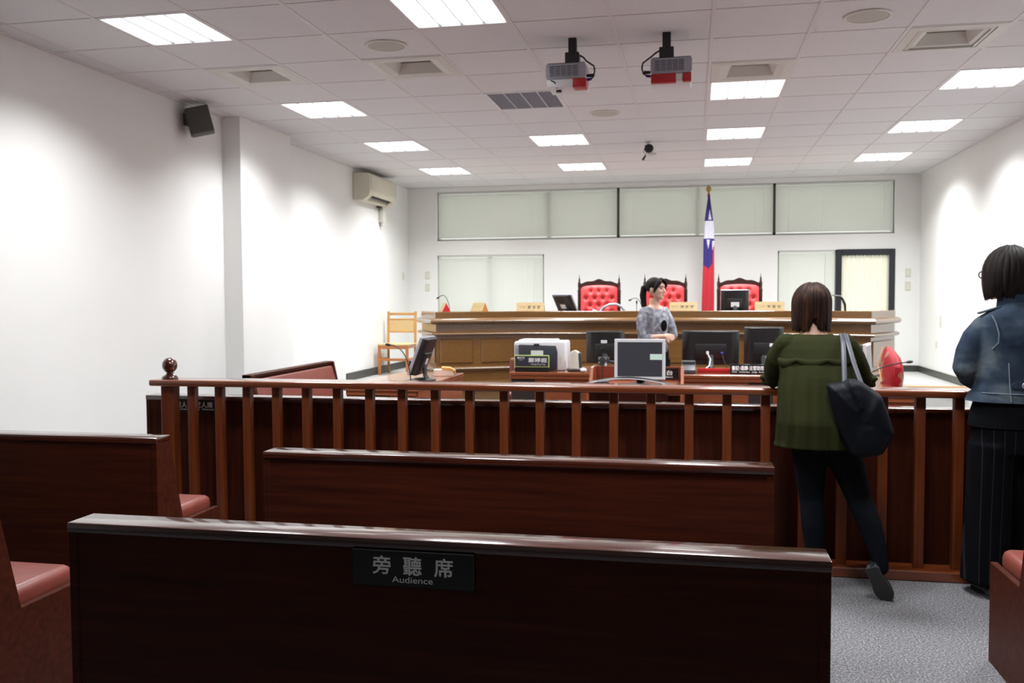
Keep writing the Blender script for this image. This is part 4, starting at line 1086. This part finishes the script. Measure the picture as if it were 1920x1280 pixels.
# blouse with gathered back
def pl(a, z):
    if z > 1.085: return 1
    k = min(1, (1.085-z)/.12)
    return 1+k*(.026*math.sin(15*a+.6)+.016*math.sin(26*a+1.1)+.014*math.sin(9*a+z*6))
bl = MB()
rows_ = [(.575, 4.612, 1.222, .086, .066), (.576, 4.606, 1.216, .100, .072), (.577, 4.596, 1.203, .135, .078), (.578, 4.588, 1.186, .160, .084), (.579, 4.574, 1.155, .172, .094), (.580, 4.555, 1.11, .172, .104), (.580, 4.532, 1.06, .172, .112), (.581, 4.516, 1.025, .172, .116)]
for i in range(14):
    v = (i+1)/14; rows_.append((.581-.006*v, 4.512-.06*min(1, v*1.6), 1.015-v*.315, .174+.016*v+(.006 if v > .93 else 0), .118+.022*v))
eloft(bl, rows_, 120, pl)
limb(bl, [(.448, 4.585, 1.165), (.418, 4.615, 1.10), (.405, 4.665, 1.045), (.402, 4.725, .998)], [.062, .066, .062, .048], 20)
limb(bl, [(.712, 4.585, 1.165), (.750, 4.615, 1.10), (.785, 4.66, 1.045), (.818, 4.705, .998)], [.062, .066, .060, .047], 20)
garment('blouse', bl, 'olive', t, G, .0055, 2)
# scalloped yoke edge, gathered under it
yk = MB(); rs = [[], [], []]
for i in range(91):
    a = math.pi*(1.06+.88*i/90); u = i/90; sc = abs(math.sin(u*math.pi*3.5))
    zt = 1.112-.004*sc; zb = 1.098-.032*sc; r1, r2 = 1.012, 1.035
    for r_, (z, k) in zip(rs, ((zt, 1.008), ((zt+zb)/2, 1.04), (zb, 1.055))): r_.append((.580+.172*math.cos(a)*k, 4.552+.107*math.sin(a)*k, z))
yk.rings(rs, cap=False, close=False)
o = garment('yoke_ruffle', yk, 'olive', t, G); sd = o.modifiers.new('s', 'SOLIDIFY'); sd.thickness = .006
for c, nx in (((.402, 4.735, .990), -1), ((.824, 4.715, .990), 1)):
    cf = MB(); rs = []
    for k, r in ((-.012, .043), (0, .052), (.012, .060), (.02, .056)):
        rs.append([(c[0]+(k*.4*nx)+r*math.cos(a)*(1+.10*math.sin(7*a)), c[1]+k+.0*r, c[2]+r*.72*math.sin(a)*(1+.10*math.sin(7*a))) for a in [2*math.pi*j/56 for j in range(56)]])
    cf.rings(rs); garment('cuff_ruffle', cf, 'olive', t, G)
# long brown hair, parted over the nape
h = MB()
h.ell((.568, 4.655, 1.375), (.080, .098, .088), 24, 16)
h.tube([(.530, 4.62, 1.40), (.520, 4.60, 1.33), (.515, 4.605, 1.26)], [(.04, .03), (.036, .026), (.02, .012)], 12)
h.tube([(.606, 4.62, 1.40), (.616, 4.60, 1.33), (.621, 4.605, 1.26)], [(.04, .03), (.036, .026), (.02, .012)], 12)
def ze(th): return 1.238+.055*math.exp(-(th/.22)**2)
strands(h, (.568, 4.648, 1.372), (.083, .090, .094), -2.0, 2.0, ze, 90, .013, (.004, -.01, 0), 3, 0, 1.0)
strands(h, (.568, 4.652, 1.374), (.078, .082, .090), -2.0, 2.0, ze, 70, .015, (.004, -.01, 0), 5, 0, .97)
garment('hair', h, 'hairbrown', t, G)

# ---- tote bag hanging from her shoulder
BG = Vector((.755, 4.36, .66))
t = thing('tote_bag', 'dark navy nylon tote bag hanging from the shoulder of the person in green', 'bag', BG)
outl = [(.594, 1.006), (.600, 1.009), (.660, 1.018), (.690, 1.034), (.735, 1.030), (.790, .990), (.822, .965), (.830, .955), (.858, .88), (.886, .795), (.889, .785), (.884, .775), (.840, .700), (.834, .692), (.822, .688), (.76, .676), (.712, .684), (.700, .692), (.665, .765), (.635, .84), (.608, .93)]
cx = sum(p[0] for p in outl)/len(outl); cz = sum(p[1] for p in outl)/len(outl)
rs = []
for k, dy in ((1.0, 0), (.97, .030), (.86, .052), (.6, .066), (.25, .070)):
    rs.append([(cx+(x-cx)*k, 4.318-dy+.010*math.sin(x*60+z*25), cz+(z-cz)*k) for x, z in outl])
rb = [[(x, 4.328+(4.318-y)*.45, z) for x, y, z in r_] for r_ in rs]
m_ = MB().rings(rb[::-1]+rs, True)
me2 = fuse(m_, .007, 8)
shift(link('bag_body', me2, 'navybag', t), BG)
st = MB(); st.tube([(.672, 4.305, 1.00), (.680, 4.385, 1.10), (.688, 4.465, 1.18), (.693, 4.55, 1.222), (.695, 4.625, 1.205), (.698, 4.650, 1.15), (.715, 4.625, 1.07)], [(.012, .005)]*7, 10)
garment('strap', st, 'strap', t, BG)
st = MB(); st.tube([(.745, 4.290, 1.00), (.722, 4.380, 1.10), (.712, 4.465, 1.18), (.712, 4.55, 1.224), (.715, 4.622, 1.205), (.722, 4.640, 1.15)], [(.012, .005)]*6, 10)
garment('strap', st, 'strap', t, BG)
garment('snap', MB().ell((.785, 4.262, .948), (.006, .004, .006), 10, 6), 'silver', t, BG)

# ---- woman in the denim jacket
D0 = Vector((1.47, 4.60, 0))
t = person('person with black bob in denim jacket and pinstripe trousers standing at the railing', D0)
b_ = MB()
eloft(b_, [(1.475, 4.57, .80, .15, .11), (1.478, 4.57, .95, .135, .10), (1.482, 4.575, 1.10, .15, .105), (1.482, 4.59, 1.24, .150, .090), (1.480, 4.60, 1.315, .12, .07), (1.470, 4.61, 1.35, .055, .055), (1.450, 4.63, 1.42, .050, .052)], 28)
P, R3 = head(b_, (1.435, 4.655, 1.495), math.pi+.50, 1.02)
for sx, sh, el, wr in ((-1, (1.345, 4.605, 1.245), (1.250, 4.585, 1.075), (1.372, 4.740, .980)), (1, (1.620, 4.605, 1.245), (1.715, 4.585, 1.075), (1.60, 4.740, .980))):
    limb(b_, [sh, el], [.045, .036]); limb(b_, [el, tuple((Vector(el)+Vector(wr))/2), wr], [.036, .033, .024])
    hand(b_, wr, (-sx*.75, .55, -.10), (0, 0, 1), .92, .12, side=sx)
for x in (1.385, 1.575): limb(b_, [(x, 4.57, .80), (x, 4.59, .45), (x, 4.60, .06)], [.08, .05, .035])
shift(link('body', fuse(b_, .0075, 3), 'skin', t), D0)
# trousers, wide legged
tr = MB()
def fold(a, z): return 1+.025*math.sin(5*a+z*4)+.015*math.sin(11*a)
eloft(tr, [(1.478, 4.57, .68, .205, .125), (1.478, 4.57, .80, .200, .130), (1.478, 4.57, .93, .170, .115)], 48)
for x, sg in ((1.372, -1), (1.588, 1)):
    eloft(tr, [(x-.004*sg, 4.58, .72, .108, .125), (x, 4.585, .55, .106, .118), (x+.004*sg, 4.595, .35, .104, .112), (x+.008*sg, 4.605, .16, .104, .114), (x+.01*sg, 4.610, .055, .106, .118)], 48, fold)
garment('trousers', tr, 'trouser', t, D0, .009, 5)
ul = MB(); eloft(ul, [(1.478, 4.572, .80, .214, .138), (1.478, 4.572, .86, .208, .134), (1.478, 4.572, .94, .185, .122), (1.479, 4.572, 1.0, .17, .115)], 48)
garment('undershirt', ul, 'blacktop', t, D0)
shoe(t, (1.375, 4.495, .016), (1.355, 4.722, .016), (0, 0, 1), D0, w_=.042); shoe(t, (1.60, 4.495, .016), (1.615, 4.722, .016), (0, 0, 1), D0, w_=.042)
# jacket
jk = MB()
def jf(a, z): return 1+.012*math.sin(7*a+z*14)+.008*math.sin(13*a-z*22)
eloft(jk, [(1.470, 4.595, 1.372, .070, .066), (1.472, 4.592, 1.350, .085, .072), (1.478, 4.588, 1.328, .135, .082), (1.481, 4.586, 1.305, .175, .092), (1.482, 4.582, 1.26, .195, .106), (1.482, 4.576, 1.18, .192, .118), (1.481, 4.572, 1.08, .186, .122), (1.480, 4.570, 1.0, .190, .124), (1.478, 4.570, .955, .205, .130), (1.477, 4.570, .920, .222, .136)], 72, jf)
limb(jk, [(1.335, 4.595, 1.262), (1.296, 4.595, 1.205), (1.266, 4.588, 1.14), (1.252, 4.586, 1.07), (1.285, 4.635, 1.026), (1.345, 4.712, .986)], [.054, .060, .058, .057, .053, .044], 22)
limb(jk, [(1.631, 4.595, 1.262), (1.670, 4.595, 1.205), (1.700, 4.588, 1.14), (1.714, 4.586, 1.07), (1.685, 4.635, 1.026), (1.62, 4.712, .986)], [.054, .060, .058, .057, .053, .044], 22)
garment('jacket', jk, 'denim', t, D0, .006, 2)
cl = MB(); eloft(cl, [(1.466, 4.600, 1.350, .080, .070), (1.464, 4.604, 1.385, .074, .068), (1.462, 4.606, 1.410, .078, .072)], 40)
garment('collar', cl, 'denim', t, D0)
wb = MB(); eloft(wb, [(1.477, 4.570, .918, .228, .141), (1.478, 4.570, .930, .225, .140), (1.479, 4.570, .957, .212, .135), (1.479, 4.570, .962, .205, .130)], 72)
garment('waistband', wb, 'denim', t, D0)
def backy(x, z, k=1.012):
    # point on the jacket's back at x, z
    tab = [(1.328, .135, .082, 4.588), (1.305, .175, .092, 4.586), (1.26, .195, .106, 4.582), (1.18, .192, .118, 4.576), (1.08, .186, .122, 4.572), (1.0, .190, .124, 4.570), (.955, .208, .131, 4.570), (.92, .224, .138, 4.570)]
    z = min(max(z, .92), 1.328)
    for (z1, a1, b1, c1), (z2, a2, b2, c2) in zip(tab, tab[1:]):
        if z2 <= z <= z1:
            u = (z1-z)/(z1-z2); rx, ry, cy = a1+(a2-a1)*u, b1+(b2-b1)*u, c1+(c2-c1)*u; break
    q = max(0, 1-((x-1.481)/rx)**2); return (x, cy-ry*math.sqrt(q)*k-.0075, z)
for xa, xb, z0, z1 in ((1.482, 1.484, 1.325, .925), (1.398, 1.405, 1.10, .925), (1.565, 1.560, 1.10, .925)):
    garment('seam', MB().tube([backy(xa+(xb-xa)*i/14, z0+(z1-z0)*i/14) for i in range(15)], .0032, 6), 'denimseam', t, D0)
garment('seam', MB().tube([backy(1.30+.36*i/24, .960, 1.03) for i in range(25)], .0028, 6), 'denimseam', t, D0)
garment('seam', MB().tube([(1.340, 4.515, 1.315), (1.352, 4.492, 1.28), (1.362, 4.478, 1.23), (1.360, 4.474, 1.19), (1.340, 4.492, 1.16)], .0035, 6), 'denimseam', t, D0)
bt_ = MB(); rs = []
for i in range(13):
    x = 1.405+.075*i/12; y = backy(x, 1.0, 1.02)[1]; hz = .013 if i > 1 else .004+.0045*i
    rs.append([(x, y-.004, 1.0-hz), (x, y-.008, 1.0-hz), (x, y-.008, 1.0+hz), (x, y-.004, 1.0+hz)])
bt_.rings(rs); garment('back_tab', bt_, 'denim', t, D0)
bk_ = [(1.470+.022*math.cos(a), backy(1.47, 1.0, 1.02)[1]-.010, 1.0+.016*math.sin(a)) for a in [2*math.pi*i/16 for i in range(17)]]
garment('buckle', MB().tube(bk_, .0035, 7), 'silver', t, D0)
ep_ = MB().box(-.055, .055, -.016, .016, -.004, .004, .003, 1, M=Matrix.Translation((1.352, 4.578, 1.338)) @ Matrix.Rotation(-.30, 4, 'Y'))
garment('epaulette', ep_, 'denim', t, D0)
# black bob
h = MB()
h.ell((1.438, 4.642, 1.520), (.092, .106, .104), 24, 16)
eloft(h, [(1.44, 4.632, 1.50, .088, .096), (1.442, 4.630, 1.45, .088, .092), (1.444, 4.632, 1.41, .070, .070)], 28)
def ze(th): return 1.388+.012*math.cos(th)
strands(h, (1.440, 4.636, 1.512), (.098, .108, .118), -1.75, 2.1, ze, 110, .014, (.01, 0, .004), 7, -.16, 1.0)
strands(h, (1.440, 4.636, 1.512), (.092, .102, .114), -1.75, 2.1, ze, 80, .016, (.01, 0, .004), 8, -.10, 1.0)
garment('hair', h, 'hairblack', t, D0)
lk = MB(); lk.tube([tuple(P(-.058, -.040, .07)), tuple(P(-.074, -.066, .02)), tuple(P(-.074, -.072, -.035)), tuple(P(-.070, -.070, -.05))], [(.012, .008), (.010, .007), (.007, .005), (.002, .002)], 8)
lk.tube([tuple(P(-.066, -.02, .07)), tuple(P(-.082, -.045, .02)), tuple(P(-.080, -.05, -.05)), tuple(P(-.074, -.05, -.08))], [(.016, .012), (.014, .010), (.012, .008), (.003, .003)], 8)
garment('loose_strand', lk, 'hairblack', t, D0)
gl = MB(); gl.tube([tuple(P(-.082, -.01, .012)), tuple(P(-.080, -.07, .014)), tuple(P(-.074, -.098, .014))], .0035, 7)
for q in (-1, 1):
    gl.tube([tuple(P(q*.034+.022*math.cos(a), -.096, .008+.016*math.sin(a))) for a in [2*math.pi*i/14 for i in range(15)]], .003, 6)
garment('glasses', gl, 'black', t, D0)

# ---- woman in grey behind the desks
t = person('person with ponytail in grey top standing with arms crossed before the bench', (-.375, 9.30, 0), math.radians(36))
b_ = MB()
eloft(b_, [(0, .01, .82, .145, .105), (0, .01, .95, .125, .09), (0, .0, 1.06, .125, .092), (0, .0, 1.17, .122, .085), (0, .005, 1.25, .128, .076), (0, .015, 1.30, .105, .062), (0, .012, 1.33, .055, .052), (0, 0, 1.40, .047, .050)], 28)
P, R3 = head(b_, (0, -.022, 1.485), math.radians(24), .98)
for x, sh, el, wr in ((1, (.140, .01, 1.235), (.182, -.05, 1.005), (.02, -.175, .975)), (-1, (-.140, .01, 1.235), (-.178, -.05, .995), (-.02, -.195, 1.02))):
    limb(b_, [sh, tuple((Vector(sh)+Vector(el))/2), el], [.042, .038, .034]); limb(b_, [el, tuple((Vector(el)+Vector(wr))/2), wr], [.034, .031, .024])
    hand(b_, wr, (-x*.95, -.02 if x > 0 else .05, -.12), (0, -1, .15), .9, .22, side=x)
for x in (-.085, .085): limb(b_, [(x, .01, .82), (x, .0, .45), (x, .02, .06)], [.078, .048, .034])
link('body', fuse(b_, .006, 3), 'skin', t)
for q in (-1, 1):
    garment('eye', MB().ell(P(q*.031, -.0800, .010), (.0135, .006, .0055), 12, 8, M=R3), 'black', t)
    garment('eyebrow', MB().tube([tuple(P(q*.014, -.0905, .028)), tuple(P(q*.032, -.0870, .032)), tuple(P(q*.050, -.0740, .027))], .0030, 6), 'hairblack', t)
garment('lips', MB().ell(P(0, -.0835, -.053), (.019, .008, .0065), 14, 8, M=R3), 'skin2', t)
# grey top with sleeves to the elbow
tp = MB()
eloft(tp, [(0, .012, 1.318, .098, .068), (0, .008, 1.300, .135, .078), (0, .004, 1.272, .162, .092), (0, 0, 1.20, .166, .112), (0, 0, 1.10, .152, .108), (0, .005, 1.0, .148, .106), (0, .01, .90, .158, .115), (0, .01, .86, .162, .118)], 48, lambda a, z: 1+.012*math.sin(8*a+z*20))
limb(tp, [(.140, .01, 1.255), (.175, .0, 1.18), (.196, -.03, 1.09), (.205, -.05, 1.02)], [.056, .060, .056, .050], 20)
limb(tp, [(-.140, .01, 1.255), (-.175, .0, 1.18), (-.194, -.03, 1.08), (-.200, -.05, 1.0), (-.14, -.10, 1.0)], [.056, .060, .056, .052, .046], 20)
tp.v = [(x*.9, y, z-(.55*max(0, -y) if z > 1.262 else 0)) for x, y, z in tp.v]
garment('top', tp, 'greytop', t)
lg = MB(); m_ = Matrix.Rotation(.0, 3, 'Z')
garment('printed_motif', MB().ell((.035, -.104, 1.125), (.040, .014, .058), 20, 12), 'blacktop', t)
tr = MB(); eloft(tr, [(0, .01, .72, .165, .118), (0, .01, .86, .155, .112), (0, .01, .93, .142, .104)], 40)
for x in (-.085, .085): eloft(tr, [(x, .01, .78, .085, .10), (x, .0, .5, .068, .075), (x, .01, .3, .058, .062), (x, .02, .07, .048, .052)], 28)
garment('trousers', tr, 'blacktop', t)
for x in (-.085, .085): shoe(t, (x, .07, .014), (x*1.2, -.16, .014), (0, 0, 1), (0, 0, 0), w_=.038)
# black hair, fringe and ponytail
h = MB()
h.ell(P(0, .026, .040), (.082, .092, .086), 24, 16, M=R3)
for q in (-1, 1):
    h.tube([tuple(P(q*.02, -.055, .108)), tuple(P(q*.052, -.072, .078)), tuple(P(q*.074, -.048, .030)), tuple(P(q*.078, -.026, -.012)), tuple(P(q*.075, -.022, -.04))], [(.022, .014), (.026, .014), (.020, .012), (.013, .010), (.004, .004)], 10)
h.tube([tuple(P(-.02, -.058, .112)), tuple(P(.025, -.088, .082)), tuple(P(.058, -.080, .040)), tuple(P(.072, -.055, .0))], [(.026, .014), (.026, .012), (.018, .010), (.004, .004)], 10)
h.tube([tuple(P(0, .105, .045)), tuple(P(-.01, .142, .02)), tuple(P(-.02, .150, -.06)), tuple(P(-.02, .135, -.16)), tuple(P(-.02, .125, -.22))], [.026, .034, .034, .028, .010], 12)
link('hair', fuse(h, .006, 3), 'hairblack', t)
garment('hair_band', MB().ell(P(0, .112, .040), (.024, .014, .024), 12, 8, M=R3), 'redpl', t)
